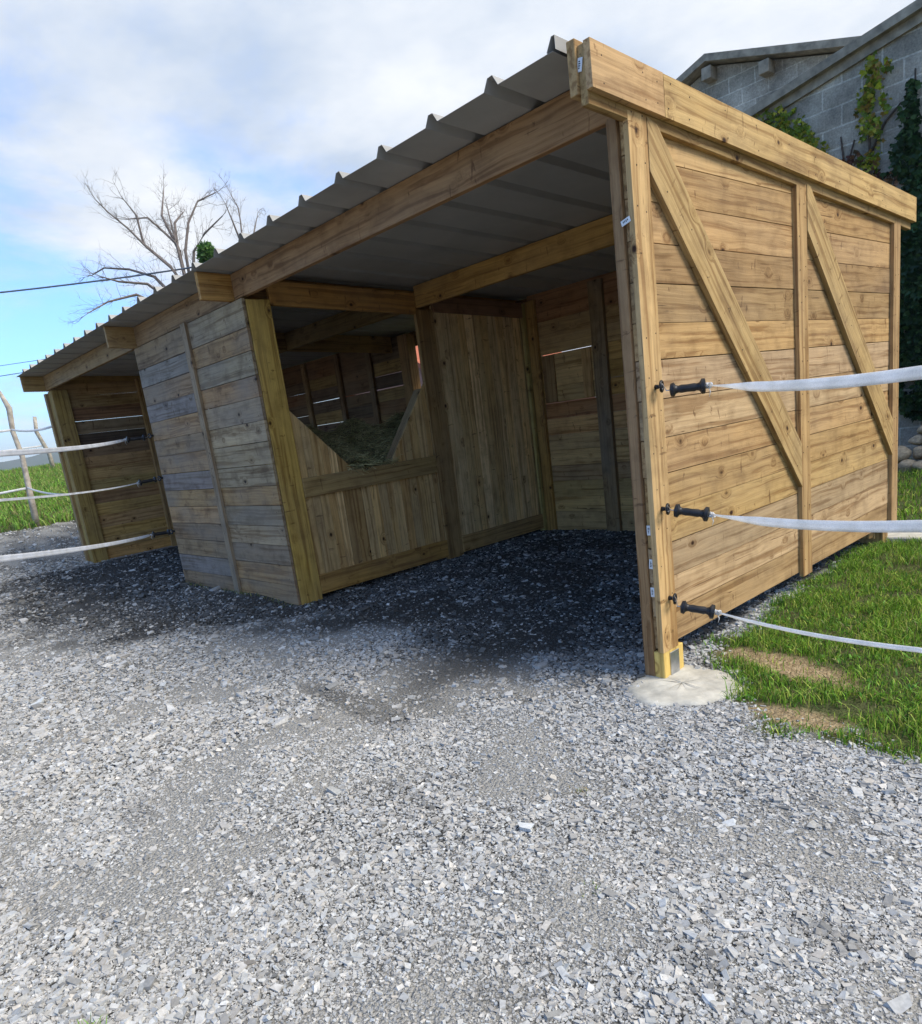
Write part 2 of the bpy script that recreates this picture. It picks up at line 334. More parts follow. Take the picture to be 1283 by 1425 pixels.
# loose crushed stones over the yard
def stones():
    cx, cy = CAM[0], CAM[1]
    fx, fy = fwd0.x, fwd0.y; rx, ry = right0.x, right0.y
    P = []; S = []
    bands = [(1.0, 2.3, 24000, .0042), (2.3, 3.6, 12000, .0056), (3.6, 5.5, 4200, .0085), (5.5, 8.5, 2600, .0098), (8.5, 13, 700, .014), (13, 19, 140, .019)]
    for d0, d1, den, sz in bands:
        wd = 1.0; ar = (d1*d1-d0*d0)*wd; n = int(ar*den)
        d = np.sqrt(RNG.uniform(d0*d0, d1*d1, n)); th = RNG.uniform(-1.0, .95, n)
        th = np.arctan(th*np.where(d < 3, 1.0, .85))
        x = cx + d*(np.cos(th)*fx+np.sin(th)*rx); y = cy + d*(np.cos(th)*fy+np.sin(th)*ry)
        s = sz*np.exp(RNG.normal(0, .46, n)); 
        cl = clumps(x, y)
        bigp = RNG.uniform(0, 1, n) < .03*np.clip((cl-.4)*5, .15, 2.2)
        s = np.where(bigp, np.maximum(s*1.0, RNG.uniform(.009, .020, n)), s)
        # dusty hollows hold fewer loose stones
        keep = RNG.uniform(0, 1, n) < np.clip(.55 + (cl-.42)*3.5, .22, 1.0)
        keep &= (grass_mask(x+RNG.normal(0, .05, n), y+RNG.normal(0, .05, n)) < .5) & (x > -14.2) & (np.hypot(x-.125, y+.01) > RNG.choice([.27, .255, .25, .21], n)+.05*(vnoise(x, y, .1, 71)-.5))
        P.append(np.c_[x, y][keep]); S.append(s[keep])
    P = np.concatenate(P); S = np.concatenate(S); n = len(P)
    base = np.array([[a, b, c] for a in (-1, 1) for b in (-1, 1) for c in (-1, 1)], float)
    lib = base[None]*(1+RNG.uniform(-.55, .25, (48, 8, 3)))*.62
    sh = lib[RNG.integers(0, 48, n)]
    sc = np.c_[RNG.uniform(.8, 1.9, n), RNG.uniform(.65, 1.15, n), RNG.uniform(.30, .65, n)]*S[:, None]
    sh = sh*sc[:, None, :]
    a = RNG.uniform(0, 2*np.pi, n); ti = RNG.normal(0, .22, n); tj = RNG.normal(0, .22, n)
    def rot(v, ang, i, j):
        c, s = np.cos(ang)[:, None], np.sin(ang)[:, None]; w_ = v.copy(); w_[..., i] = v[..., i]*c-v[..., j]*s; w_[..., j] = v[..., i]*s+v[..., j]*c; return w_
    sh = rot(rot(rot(sh, ti, 0, 2), tj, 1, 2), a, 0, 1)
    z = height(P[:, 0], P[:, 1]) + sc[:, 2]*RNG.uniform(.05, .5, n)
    V = (sh + np.c_[P, z][:, None, :]).reshape(-1, 3)
    f = np.array([(0, 1, 3), (0, 3, 2), (4, 6, 7), (4, 7, 5), (0, 4, 5), (0, 5, 1), (2, 3, 7), (2, 7, 6), (0, 2, 6), (0, 6, 4), (1, 5, 7), (1, 7, 3)])
    F = (f[None]+8*np.arange(n)[:, None, None]).reshape(-1, 3)
    b = np.exp(RNG.normal(0, .17, n))*.415; b = np.where(RNG.uniform(0, 1, n) < .06, b*.55, b); b = np.clip(b, .14, .66)
    drk = dark_mask(P[:, 0], P[:, 1]); b = b*np.where(RNG.uniform(0, 1, n) < .80, 1-.76*drk, 1-.1*drk)  # most stones inside the mask are tinted darker
    warm = RNG.normal(0, .012, n)*b*2
    T = np.repeat(np.c_[b*1.02+warm, b, b*.95-warm], 8, axis=0)
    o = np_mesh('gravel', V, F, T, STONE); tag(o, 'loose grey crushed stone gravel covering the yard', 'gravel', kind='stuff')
    return n
print('stones', stones())

# ------------------------------------------------------------------ grass
def blades(name, label, x, y, hgt, wid, cols, lean=.6, dead=.06):
    n = len(x); z = height(x, y); a = RNG.uniform(0, 2*np.pi, n); ln = np.abs(RNG.normal(0, lean, n))*hgt
    dx, dy = np.cos(a), np.sin(a); px, py = -dy, dx; face = RNG.uniform(0, np.pi, n); px, py = np.cos(face), np.sin(face)
    P = []
    for t, wd in ((0, 1.), (.45, .85), (.8, .5)):
        ox, oy, oz = ln*t**2*dx, ln*t**2*dy, hgt*t*(1-.25*t)
        for s in (-1, 1): P.append(np.c_[x+ox+s*px*wid*wd/2, y+oy+s*py*wid*wd/2, z+oz-.004])
    P.append(np.c_[x+ln*dx, y+ln*dy, z+hgt*np.clip(.8-.3*ln/hgt, .15, 1)])
    V = np.stack(P, 1).reshape(-1, 3)
    f = np.array([(0, 1, 3), (0, 3, 2), (2, 3, 5), (2, 5, 4), (4, 5, 6)]); F = (f[None]+7*np.arange(n)[:, None, None]).reshape(-1, 3)
    c = np.array(cols)[RNG.integers(0, len(cols), n)]*np.exp(RNG.normal(0, .22, (n, 1)))
    d = RNG.uniform(0, 1, n) < dead; c[d] = np.array([.30, .25, .11])*RNG.uniform(.7, 1.2, (d.sum(), 1))
    o = np_mesh(name, V, F, np.repeat(c, 7, axis=0), LEAF); tag(o, label, 'grass', kind='stuff'); return o
def scatter(x0, x1, y0, y1, n, extra=None):
    x = RNG.uniform(x0, x1, n); y = RNG.uniform(y0, y1, n)
    k = (grass_mask(x+RNG.normal(0, .035, n), y+RNG.normal(0, .035, n)) > .5) & (RNG.uniform(0, 1, n) > dirt_mask(x, y)*.93)
    k &= RNG.uniform(0, 1, n) < np.clip(vnoise(x, y, .13, 31)*2.0-.15, 0, 1)
    if extra is not None: k &= extra(x, y)
    return x[k], y[k]
GC = [(.17, .34, .03), (.25, .44, .04), (.11, .24, .02), (.46, .52, .10), (.05, .12, .015)]
slabx = lambda x, y: ~((x > -.45) & (y > 3.62) & (y < 4.22))
xa, ya = scatter(-.2, 2.2, -.35, 3.7, 90000, slabx)
blades('grass', 'short green grass growing beside the right wall of the shelter', xa, ya, RNG.uniform(.025, .085, len(xa))*(.45+1.1*vnoise(xa, ya, .17, 33)), RNG.uniform(.003, .006, len(xa)), GC)
xa, ya = scatter(-4, 5, 3.6, 12, 60000, slabx)
blades('grass', 'green grass on the ground behind the shelter up to the stones', xa, ya, RNG.uniform(.05, .12, len(xa)), RNG.uniform(.007, .013, len(xa)), GC)
xa, ya = scatter(-26, -12.6, -4, 9, 90000)
blades('grass', 'rough green grass on the bank left of the shelter', xa, ya, RNG.uniform(.10, .26, len(xa)), RNG.uniform(.012, .028, len(xa)), [(.17, .34, .04), (.24, .42, .06), (.32, .38, .10), (.10, .22, .03)], .7, .14)
xa, ya = scatter(-.1, 2.2, -.3, 3.5, 5200, slabx)
blades('grass', 'broad low weed leaves mixed into the grass beside the right wall', xa, ya, RNG.uniform(.02, .055, len(xa)), RNG.uniform(.009, .016, len(xa)), [(.16, .36, .05), (.24, .44, .06), (.10, .25, .04)], 1.1, .10)
# a few tufts standing in the gravel
for (tx, ty, n_, hh, lab, cc) in [(.06, -2.96, 90, .06, 'small green grass tuft in the gravel in the near left corner', GC),
        (.32, -1.16, 26, .03, 'tiny dry yellow and green weed lying in the middle of the gravel', [(.4, .28, .08), (.2, .24, .06)]),
        (.735, -1.64, 12, .03, 'single small green sprout in the near gravel', GC)]:
    a = RNG.normal(0, .022, (n_, 2)); o = blades('grass_tuft', lab, tx+a[:, 0], ty+a[:, 1], RNG.uniform(.5, 1, n_)*hh, RNG.uniform(.003, .005, n_), cc)
    o['category'] = 'grass tuft'; del o['kind']
xs = np.concatenate([RNG.uniform(-6.3, -3.8, 420), RNG.normal(-3.72, .05, 60)]); ys = np.concatenate([-.05-np.abs(RNG.normal(0, .03, 420)), RNG.normal(.02, .04, 60)])
kk = RNG.uniform(0, 1, len(xs)) < vnoise(xs, ys, .3, 44)*1.2-.1; xs, ys = xs[kk], ys[kk]
blades('grass', 'thin yellowing grass along the foot of the grey plank wall', xs, ys, RNG.uniform(.02, .07, len(xs)), RNG.uniform(.003, .006, len(xs)), [(.16, .2, .05), (.3, .27, .1), (.1, .15, .03)], .9)

# ------------------------------------------------------------------ the shelter
SL = .0502
shelter = empty('field_shelter', (-5, 1.8, 0), 'long open-fronted timber horse shelter with corrugated steel roof on the gravel', 'shelter')
PALE = (.52, .35, .165); PALE2 = (.42, .27, .12); GOLD = (.50, .30, .085); OLIVE = (.38, .25, .105); GREY = (.36, .225, .105); GREYB = (.29, .195, .105)
RED = (.26, .14, .07); DARK = (.085, .06, .04); TAN = (.43, .27, .12)
def rz(y, z): return z-SL*y                    # heights given at y = 0, following the roof fall
# roof sheet: trapezoid ribs across the front edge
mb = MB(); prof = []
xk = -.085-.02
x0s = -.125
k = 1
prof.append((x0s, 0))
rx_ = -.08-.424*1
prof_pts = [(x0s, 0.0)]
# first rib close to the gable board
prof_pts = [(-.132, .0)]
for k in range(1, 24):
    xc = -.08-.424*k
    prof_pts += [(xc+.046, 0), (xc+.016, .048), (xc-.016, .048), (xc-.046, 0)]
prof_pts += [(-10.30, 0)]
ys_ = np.linspace(-.33, 3.97, 12)
vs = []; fs = []
for a_, yy in enumerate(ys_):
    for (px, pz) in prof_pts: vs.append((px, yy, rz(yy, 2.939)+pz + rnd.uniform(-.002, .002)))
npf = len(prof_pts)
for a_ in range(len(ys_)-1):
    for b_ in range(npf-1): fs.append((a_*npf+b_, (a_+1)*npf+b_, (a_+1)*npf+b_+1, a_*npf+b_+1))
mb.add(vs, fs, None, (.5, .5, .5))
# rib standing against the gable board
g0 = [(-.118, 0), (-.118, .052), (-.135, .052), (-.165, 0.002)]
mb.add([(px, yy, rz(yy, 2.941)+pz) for yy in (-.33, 3.97) for px, pz in g0], [(0, 1, 5, 4), (1, 2, 6, 5), (2, 3, 7, 6)], None, (.5, .5, .5))
mb.build('roof_sheet', SHEET, shelter, solid=.0012)

def ybeam(mb, xa, xb, ya, yb, zb, zt, tint, nails=0):
    """member running along y and falling with the roof; zb/zt are heights at y=0"""
    r = [rnd.uniform(0, 50) for _ in range(3)]; vs = []; gs = []
    for yy in (ya, yb):
        for xx in (xa, xb):
            for zz in (zb, zt): vs.append((xx, yy, rz(yy, zz)+rnd.uniform(-.001, .001))); gs.append((r[0]+yy-ya, r[1]+xx-xa, r[2]+zz-zb))
    mb.add(vs, [(0, 1, 3, 2), (4, 6, 7, 5), (0, 4, 5, 1), (2, 3, 7, 6), (0, 2, 6, 4), (1, 5, 7, 3)], gs, tuple(c_*rnd.uniform(.93, 1.07) for c_ in tint))
def fix_faces(o):
    me = o.data; import bmesh
    bm = bmesh.new(); bm.from_mesh(me); bmesh.ops.recalc_face_normals(bm, faces=bm.faces); bm.to_mesh(me); bm.free()
# gable verge boards
mb = MB(); ybeam(mb, -.0846, -.041, -.300, 3.98, 2.746, 2.958, TAN); fix_faces(mb.build('gable_rafter', WOOD, shelter, .003))
mb = MB(); ybeam(mb, -.040, -.001, -.285, 3.96, 2.70, 2.93, TAN)
fix_faces(mb.build('spacer_board', WOOD, shelter, .002))
mb = MB(); ybeam(mb, .0, .033, -.296, .262, 2.749, 2.932, PALE); ybeam(mb, .001, .032, .267, 3.985, 2.7485, 2.931, PALE)
for yy in (-.2, .1, .22, .31, .5, .85, 1.2, 1.6, 2.0, 2.4, 2.8, 3.2, 3.6, 3.9):
    for q_ in (2.785, 2.89): mb.nail((.0325, yy+rnd.uniform(-.02, .02), rz(yy, q_+rnd.uniform(-.015, .015))), (1, 0, 0))
o = mb.build('verge_board', WOOD, shelter, .003); fix_faces(o); o['label'] = 'pale sloping verge board on the right gable'
# rafters standing out in front at each bay, with the front headers between
for xx in (-3.9777, -6.365, -10.2606):
    mb = MB(); ybeam(mb, xx, xx+.045, -.295, 3.9, 2.716, 2.934, GOLD if xx > -5 else OLIVE); fix_faces(mb.build('rafter', WOOD, shelter, .003))
for xa, xb, tn in ((-3.930, -.087, (.35, .21, .095)), (-6.318, -3.980, (.33, .215, .105)), (-10.213, -6.367, (.33, .215, .105))):
    mb = MB(); mb.box(xa, xb, .001, .048, 2.7255, 2.932, 'x', tn); mb.build('header_beam', WOOD, shelter, .003)
# purlin half way in and at the back
mb = MB(); mb.box(-3.752, -.09, 1.86, 1.92, 2.632, rz(1.9, 2.931), 'x', GOLD); mb.build('purlin', WOOD, shelter, .003)
mb = MB(); mb.box(-10.2, -3.99, 1.86, 1.92, 2.632, rz(1.9, 2.931), 'x', OLIVE); mb.build('purlin', WOOD, shelter, .003)
mb = MB(); mb.box(-10.2, -.09, 3.60, 3.65, 2.56, rz(3.65, 2.931), 'x', OLIVE); mb.build('purlin', WOOD, shelter, .003)
mb = MB(); ybeam(mb, -3.80, -3.754, .235, 1.858, 2.669, 2.867, GOLD); fix_faces(mb.build('tie_beam', WOOD, shelter, .003))

def post(xa, xb, ya, yb, z0, z1, tint, m=WOOD, nm='post', label=None):
    mb = MB(); mb.box(xa, xb, ya, yb, z0, z1, 'z', tint, .002); o = mb.build(nm, m, shelter, .004)
    if label: o['label'] = label
    return o
# near right corner post: inner post, board ends, outer batten
mb = MB(); mb.box(-.122, -.0625, .0, .20, -.01, 2.74, 'z', GREY)
mb.build('corner_post', WOOD, shelter, .003)
mb = MB(); mb.box(-.061, -.001, .003, .20, -.004, .150, 'z', (.60, .45, .13)); mb.build('post_foot', WOOD, shelter, .003)
mb = MB(); mb.box(.0, .004, .06, .145, .0, .135, 'z', (.6, .62, .66)); mb.build('foot_bracket', STEEL, shelter, .001)
# right wall planks between the posts
zl = [.165, .345, .53, .715, .90, 1.083, 1.2665, 1.46, 1.655, 1.83, 2.016, 2.20, 2.385, 2.57, 2.76]
mb = MB()
for a_, b_ in zip(zl[:-1], zl[1:]):
    tn = rnd.choice([PALE, PALE, PALE2, (.42, .275, .13), (.47, .335, .195)])
    top = b_-.004
    if a_ > 2.3:      # planks under the sloping verge are cut to the fall
        ye = min(3.70, (2.735-a_)/SL); yk = (2.735-top)/SL
        if yk <= .004: pts = [(.020, a_), (ye, a_), (ye, max(a_+.001, rz(ye, 2.735))), (.020, rz(0, 2.735))]
        elif yk >= 3.70: pts = [(.020, a_), (3.70, a_), (3.70, top), (.020, top)]
        else: pts = [(.020, a_), (ye, a_), (ye, max(a_+.001, rz(ye, 2.735))), (yk, top), (.020, top)]
        r = [rnd.uniform(0, 50) for _ in range(3)]; m_ = len(pts)
        vs = [(x_, p[0], p[1]) for x_ in (-.0600, -.031) for p in pts]; gs = [(r[0]+v[1], r[1]+v[2], r[2]+v[0]) for v in vs]
        mb.add(vs, [tuple(range(m_)), tuple(range(2*m_-1, m_-1, -1))]+[(k_, k_+m_, (k_+1) % m_+m_, (k_+1) % m_) for k_ in range(m_)], gs, tn)
    else:
        o_ = rnd.uniform(-.0015, .0015); mb.box(-.060+o_, -.031+o_, .018+rnd.uniform(-.004, .006), 3.70, a_, top, 'y', tn)
o = mb.build('plank_wall', WOOD, shelter, .0025); fix_faces(o); o['label'] = 'pale horizontal plank wall of the right gable end'
for ya, yb, z0, z1 in ((.0, .150, .150, 2.735), (1.7908, 1.935, .135, 2.66), (3.5751, 3.715, .16, 2.565)):
    mb = MB(); mb.box(-.0295, .0, ya, yb, z0, z1, 'z', PALE)
    zz = z0+.1
    while zz < z1:
        for q_ in (.25, .75):
            if rnd.random() < .8: mb.nail((.0, ya+(yb-ya)*q_+rnd.uniform(-.01, .01), zz+rnd.uniform(-.02, .02)), (1, 0, 0), .0045)
        zz += .19
    mb.build('outer_batten', WOOD, shelter, .003)
# raking braces
for (ya, za, zb_), (yc, zc_, zd) in (((.152, 2.66, 2.52), (1.788, .757, 1.02)), ((1.937, 2.60, 2.40), (3.573, .745, 1.03))):
    A = Vector((0, ya, za)); 
    # corners: top-left, end of the cut, lower end
    if ya < 1: poly = [(.152, 2.73), (.235, 2.71), (1.788, 1.045), (1.788, .757), (.152, 2.50)]
    else: poly = [(1.937, 2.63), (1.99, 2.62), (3.573, 1.03), (3.573, .745), (1.937, 2.36)]
    dirv = Vector((0, poly[3][0]-poly[4][0], poly[3][1]-poly[4][1])).normalized(); nrm = Vector((0, -dirv.z, dirv.y))
    r = [rnd.uniform(0, 50) for _ in range(3)]
    vs = [Vector((x_, p[0], p[1])) for x_ in (-.029, .004) for p in poly]; gs = [(r[0]+v.dot(dirv), r[1]+v.dot(nrm), r[2]+v.x) for v in vs]
    mb = MB(); mb.add(vs, [(0, 1, 2, 3, 4), (9, 8, 7, 6, 5)]+[(k_, k_+5, (k_+1) % 5+5, (k_+1) % 5) for k_ in range(5)], gs, (.45, .315, .14))
    for k_ in range(9):
        p = Vector((.004, poly[4][0], poly[4][1])) + dirv*(.15+k_*.26) + nrm*(.05+.05*(k_ % 2)); mb.nail(p, (1, 0, 0), .0045)
    fix_faces(mb.build('brace', WOOD, shelter, .003))
# little white tags on the board ends
for tx, ty, tz, rot_ in ((-.03, -.287, 2.87, .2), (-.0465, -.001, 2.285, 1.3), (-.044, .012, .812, .0), (-.044, .012, .633, .1), (-.046, .012, .481, 0)):
    mb = MB(); a_ = Vector((math.sin(rot_), 0, math.cos(rot_))); b_ = Vector((math.cos(rot_), 0, -math.sin(rot_))); o_ = Vector((tx, ty, tz))-a_*.026-b_*.013
    mb.board(o_, a_*.052, b_*.026, Vector((0, -.003, 0)), (.75, .75, .75), 0); t_ = mb.build('tag', TAG, shelter, .003)
    mb = MB()
    for q_ in range(4):
        mb.board(o_+a_*(.012+.008*q_)+b_*(.007)+Vector((0, -.0032, 0)), a_*.004, b_*.010*rnd.uniform(.6, 1.2), Vector((0, -.0006, 0)), (.05, .05, .05), 0)
    mb.build('tag_marks', PLASTIC, t_)

# divider wall between the first and second bay
XD = -3.754
post(XD-.20, XD, .007, .233, .0, 2.70, (.46, .31, .075), label='thick golden yellow front post of the divider wall')
post(XD-.045, XD, 1.8559, 2.0811, .02, 2.62, OLIVE)
post(XD-.03, -3.622, 3.505, 3.549, .02, 2.70, GOLD)
post(XD-.06, XD+.012, 3.44, 3.50, .05, 2.68, (.45, .36, .13), nm='corner_batten')
def vboards(mb, y0, y1, zbot, ztop, x0, x1, tints, wd=.095):
    yy = y0
    while yy < y1-.01:
        w_ = min(wd*rnd.uniform(.8, 1.25), y1-yy); w_ = y1-yy if y1-yy-w_ < .03 else w_
        za, zb_ = ztop(yy), ztop(yy+w_); tn = rnd.choice(tints); k_ = rnd.uniform(.7, 1.2); tn = tuple(c_*k_ for c_ in tn); r = [rnd.uniform(0, 50) for _ in range(3)]
        vs = []
        for xx in (x0, x1): vs += [(xx, yy+.001, zbot), (xx, yy+w_-.0015, zbot), (xx, yy+w_-.0015, zb_), (xx, yy+.001, za)]
        mb.add(vs, [(0, 1, 2, 3), (7, 6, 5, 4), (0, 4, 5, 1), (1, 5, 6, 2), (2, 6, 7, 3), (3, 7, 4, 0)], [(r[0]+v[2], r[1]+v[1], r[2]+v[0]) for v in vs], tn); yy += w_
vtop = lambda y: float(np.interp(y, [.233, .845, 1.27, 1.856], [1.78, 1.15, 1.15, 1.905]))
mb = MB(); vboards(mb, .234, 1.855, .10, vtop, XD-.045, XD-.022, [(.62, .42, .18), (.52, .33, .13), (.68, .48, .23)])
o = mb.build('feeder_front', WOOD, shelter, .002); fix_faces(o); o['label'] = 'vertical boarding with a wide V cut out of its top'
mb = MB(); mb.box(XD-.0215, XD+.008, .234, 1.855, .990, 1.167, 'y', OLIVE); mb.build('feeder_rail', WOOD, shelter, .003)
mb = MB(); mb.box(XD-.0215, XD+.008, .234, 1.855, .085, .268, 'y', GOLD); mb.build('kick_board', WOOD, shelter, .003)
mb = MB(); vboards(mb, 2.082, 3.44, .10, lambda y: 2.66-.0*y, XD-.045, XD-.022, [(.76, .55, .27), (.66, .46, .21), (.80, .60, .33)], .12)
o = mb.build('divider_panel', WOOD, shelter, .002); fix_faces(o)
mb = MB(); mb.box(XD-.0215, XD+.008, 2.083, 3.438, .085, .262, 'y', OLIVE); mb.build('kick_board', WOOD, shelter, .003)
mb = MB(); ybeam(mb, XD-.0215, XD+.010, 2.083, 3.50, 2.70, 2.86, RED); fix_faces(mb.build('tie_beam', WOOD, shelter, .003))
# hay rack funnel behind the V opening
mb = MB()
for (ya, za, yb, zb_) in ((.20, 1.82, .845, 1.16), (1.27, 1.13, 1.84, 1.86)):
    d_ = Vector((0, yb-ya, zb_-za)); nrm = Vector((0, -d_.z, d_.y)).normalized()
    for q_ in range(1):
        mb.board(Vector((XD-.055-.12*(q_+1), ya, za)), d_, Vector((.117, 0, 0)), -nrm*.022 if ya > 1 else -nrm*.022, (.36, .27, .16))
mb.box(XD-1.0, XD-.05, .25, 2.30, 1.02, 1.045, 'x', OLIVE)
mb.box(XD-1.0, XD-.17, 2.30, 2.325, 1.0, 1.50, 'x', OLIVE)
o = mb.build('hay_rack', WOOD, shelter, .002); fix_faces(o)
mb = MB(); vboards(mb, .20, 2.325, .10, lambda y: 1.46, XD-1.03, XD-1.007, [OLIVE]); fix_faces(mb.build('rack_back', WOOD, shelter, .002))

# front plank wall of the middle bay
zf = [.045]
while zf[-1] < 2.5: zf.append(zf[-1]+rnd.uniform(.176, .200))
zf[-1] = 2.715
mb = MB()
for a_, b_ in zip(zf[:-1], zf[1:]):
    for xa, xb in ((-6.345, -4.935), (-4.931, -3.757)):
        lower = a_ < 1.9; tn = rnd.choice([GREY, (.33, .25, .16), (.36, .27, .165), GREY]) if xa > -5 else rnd.choice([GREYB, (.26, .22, .19), GREY])
        o_ = rnd.uniform(-.0015, .0015); mb.box(xa, xb, -.030+o_, -.003, a_, b_-.005, 'x', tn)
for a_, b_ in zip(zf[:-1], zf[1:]):
    for xx in (-6.29, -6.25, -5.02, -4.85, -3.83, -3.80):
        if rnd.random() < .85: mb.nail((xx+rnd.uniform(-.012, .012), -.031, rnd.uniform(a_+.03, b_-.03)), (0, -1, 0), .0045)
o = mb.build('plank_wall', WOODW, shelter, .0025); o['label'] = 'greyed horizontal plank wall closing the front of the middle bay'
mb = MB(); mb.box(-4.985, -4.880, -.060, -.032, .05, 2.72, 'z', (.38, .28, .17)); 
for q_ in range(14): mb.nail((-4.93+rnd.uniform(-.03, .03), -.0603, .12+q_*.19), (0, -1, 0), .0045)
mb.build('front_batten', WOODW, shelter, .003)
post(-6.345, -6.20, .0, .12, .0, 2.715, OLIVE)

# left gable wall seen from inside
XL = -9.987
post(XL-.20, XL, .007, .231, .0, 2.70, (.40, .27, .08), label='broad leftmost front post of the shelter')
post(XL-.05, XL+.02, 1.256, 1.40, .05, 2.80, OLIVE); post(XL-.05, XL+.02, 2.45, 2.59, .05, 2.75, OLIVE)
zq = [.075, .26, .44, .60, .79, .97, 1.15, 1.33, 1.51, 1.69, 1.868, 2.04, 2.235, 2.43, 2.60, 2.78]
tq = [(.60, .36, .12), (.54, .36, .14), (.60, .38, .13), TAN, (.56, .36, .12), TAN, (.58, .42, .16), (.5, .34, .14), TAN, (.24, .16, .09), DARK, (.26, .18, .11), RED, OLIVE, OLIVE]  # lower boards tinted brighter, light from the open front put into their colour
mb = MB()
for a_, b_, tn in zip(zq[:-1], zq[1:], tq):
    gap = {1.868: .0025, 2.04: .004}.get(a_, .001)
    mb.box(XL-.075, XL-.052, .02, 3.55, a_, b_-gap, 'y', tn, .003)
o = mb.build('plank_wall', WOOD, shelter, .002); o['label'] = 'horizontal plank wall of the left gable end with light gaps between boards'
mb = MB(); mb.box(XL-.30, XL-.205, -.03, .03, .05, 2.68, 'z', OLIVE); mb.build('outer_batten', WOOD, shelter, .003)

# back wall of the right bay with its hatch
zb = [.03, .275, .45, .64, .82, 1.0, 1.18, 1.365, 1.54, 1.722, 1.904, 2.087, 2.27, 2.45, 2.76]
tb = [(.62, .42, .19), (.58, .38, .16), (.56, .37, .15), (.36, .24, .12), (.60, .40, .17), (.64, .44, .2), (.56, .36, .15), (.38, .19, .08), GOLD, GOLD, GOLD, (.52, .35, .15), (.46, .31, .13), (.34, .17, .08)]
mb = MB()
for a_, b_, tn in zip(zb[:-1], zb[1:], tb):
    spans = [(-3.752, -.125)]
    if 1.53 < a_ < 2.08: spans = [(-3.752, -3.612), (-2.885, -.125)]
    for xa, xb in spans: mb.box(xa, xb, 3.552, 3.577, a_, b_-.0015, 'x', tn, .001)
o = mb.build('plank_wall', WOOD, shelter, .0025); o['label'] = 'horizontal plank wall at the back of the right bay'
hatch = MB()
for k_ in range(3): hatch.box(-3.609, -2.888, 3.554, 3.576, 1.546+k_*.1785, 1.546+k_*.1785+.177, 'x', (.60, .41, .17))
ho = hatch.build('hatch', WOOD, shelter, .002); ho['label'] = 'small square plank hatch in the back wall'
hb_ = MB(); hb_.box(-3.600, -3.43, 3.530, 3.552, 1.553, 2.07, 'z', OLIVE); hb_.build('hatch_batten', WOOD, ho, .002)
hb_ = MB(); hb_.box(-3.04, -2.918, 3.530, 3.552, 1.553, 2.07, 'z', TAN); hb_.build('hatch_batten', WOOD, ho, .002)
post(-2.866, -2.690, 3.500, 3.550, .05, 2.72, GREYB, WOODW, label='grey weathered post on the back wall beside the hatch')
post(-1.35, -1.20, 3.500, 3.550, .05, 2.72, OLIVE); post(-.30, -.13, 3.45, 3.55, .05, 2.72, OLIVE)
post(-.25, -.065, 3.58, 3.70, -.02, 2.70, OLIVE, label='back corner post reaching down to the concrete')
# back wall of the other bays, gaps between the boards
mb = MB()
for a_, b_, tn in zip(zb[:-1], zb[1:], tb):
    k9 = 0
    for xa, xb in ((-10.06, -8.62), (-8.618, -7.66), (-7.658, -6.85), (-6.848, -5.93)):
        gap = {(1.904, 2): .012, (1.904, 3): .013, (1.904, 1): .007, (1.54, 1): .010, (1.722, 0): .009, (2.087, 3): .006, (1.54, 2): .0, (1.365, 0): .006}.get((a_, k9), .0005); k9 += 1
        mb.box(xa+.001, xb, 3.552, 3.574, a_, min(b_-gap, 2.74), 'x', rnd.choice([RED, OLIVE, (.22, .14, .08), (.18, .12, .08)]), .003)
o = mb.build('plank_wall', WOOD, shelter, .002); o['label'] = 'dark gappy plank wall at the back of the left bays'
mb = MB()
for a_, b_ in zip(zb[:-1], zb[1:]): mb.box(-4.9, -3.76, 3.552, 3.574, a_, min(b_-.002, 2.74), 'x', rnd.choice([RED, OLIVE, (.22, .14, .08)]), .002)
mb.build('plank_wall', WOOD, shelter, .002)
for xx in (-8.72, -7.74, -6.92): post(xx, xx+.11, 3.50, 3.55, .05, 2.72, GREYB, WOODW)
post(-6.06, -5.86, 3.45, 3.60, .0, 2.72, TAN)
post(-4.98, -4.86, 3.45, 3.60, .0, 2.72, OLIVE)

# ring insulators
def insulator(p, nrm):
    p = Vector(p); nrm = Vector(nrm).normalized(); mb = MB()
    mb.tube([p, p+nrm*.02], [.013, .010], 10, (.02, .02, .02))
    side = nrm.cross(Vector((0, 0, 1))); c_ = p+nrm*.04; pts = []
    for k_ in range(15):
        a_ = 2*math.pi*k_/14; pts.append(c_ + (Vector((0, 0, 1))*math.cos(a_)*.024 + (nrm*.5+side*.87)*math.sin(a_)*.024))
    mb.tube(pts, .0072, 7, (.02, .02, .02)); o = mb.build('insulator', PLASTIC, shelter, 0, True); return c_
ins_r = [insulator((.0, y_, z_), (1, -.2, 0)) for y_, z_ in ((.085, 1.52), (.073, .914), (.088, .435))]
ins_l = [insulator((-6.33, -.032, z_), (-.1, -1, 0)) for z_ in (1.775, 1.300, .683)]

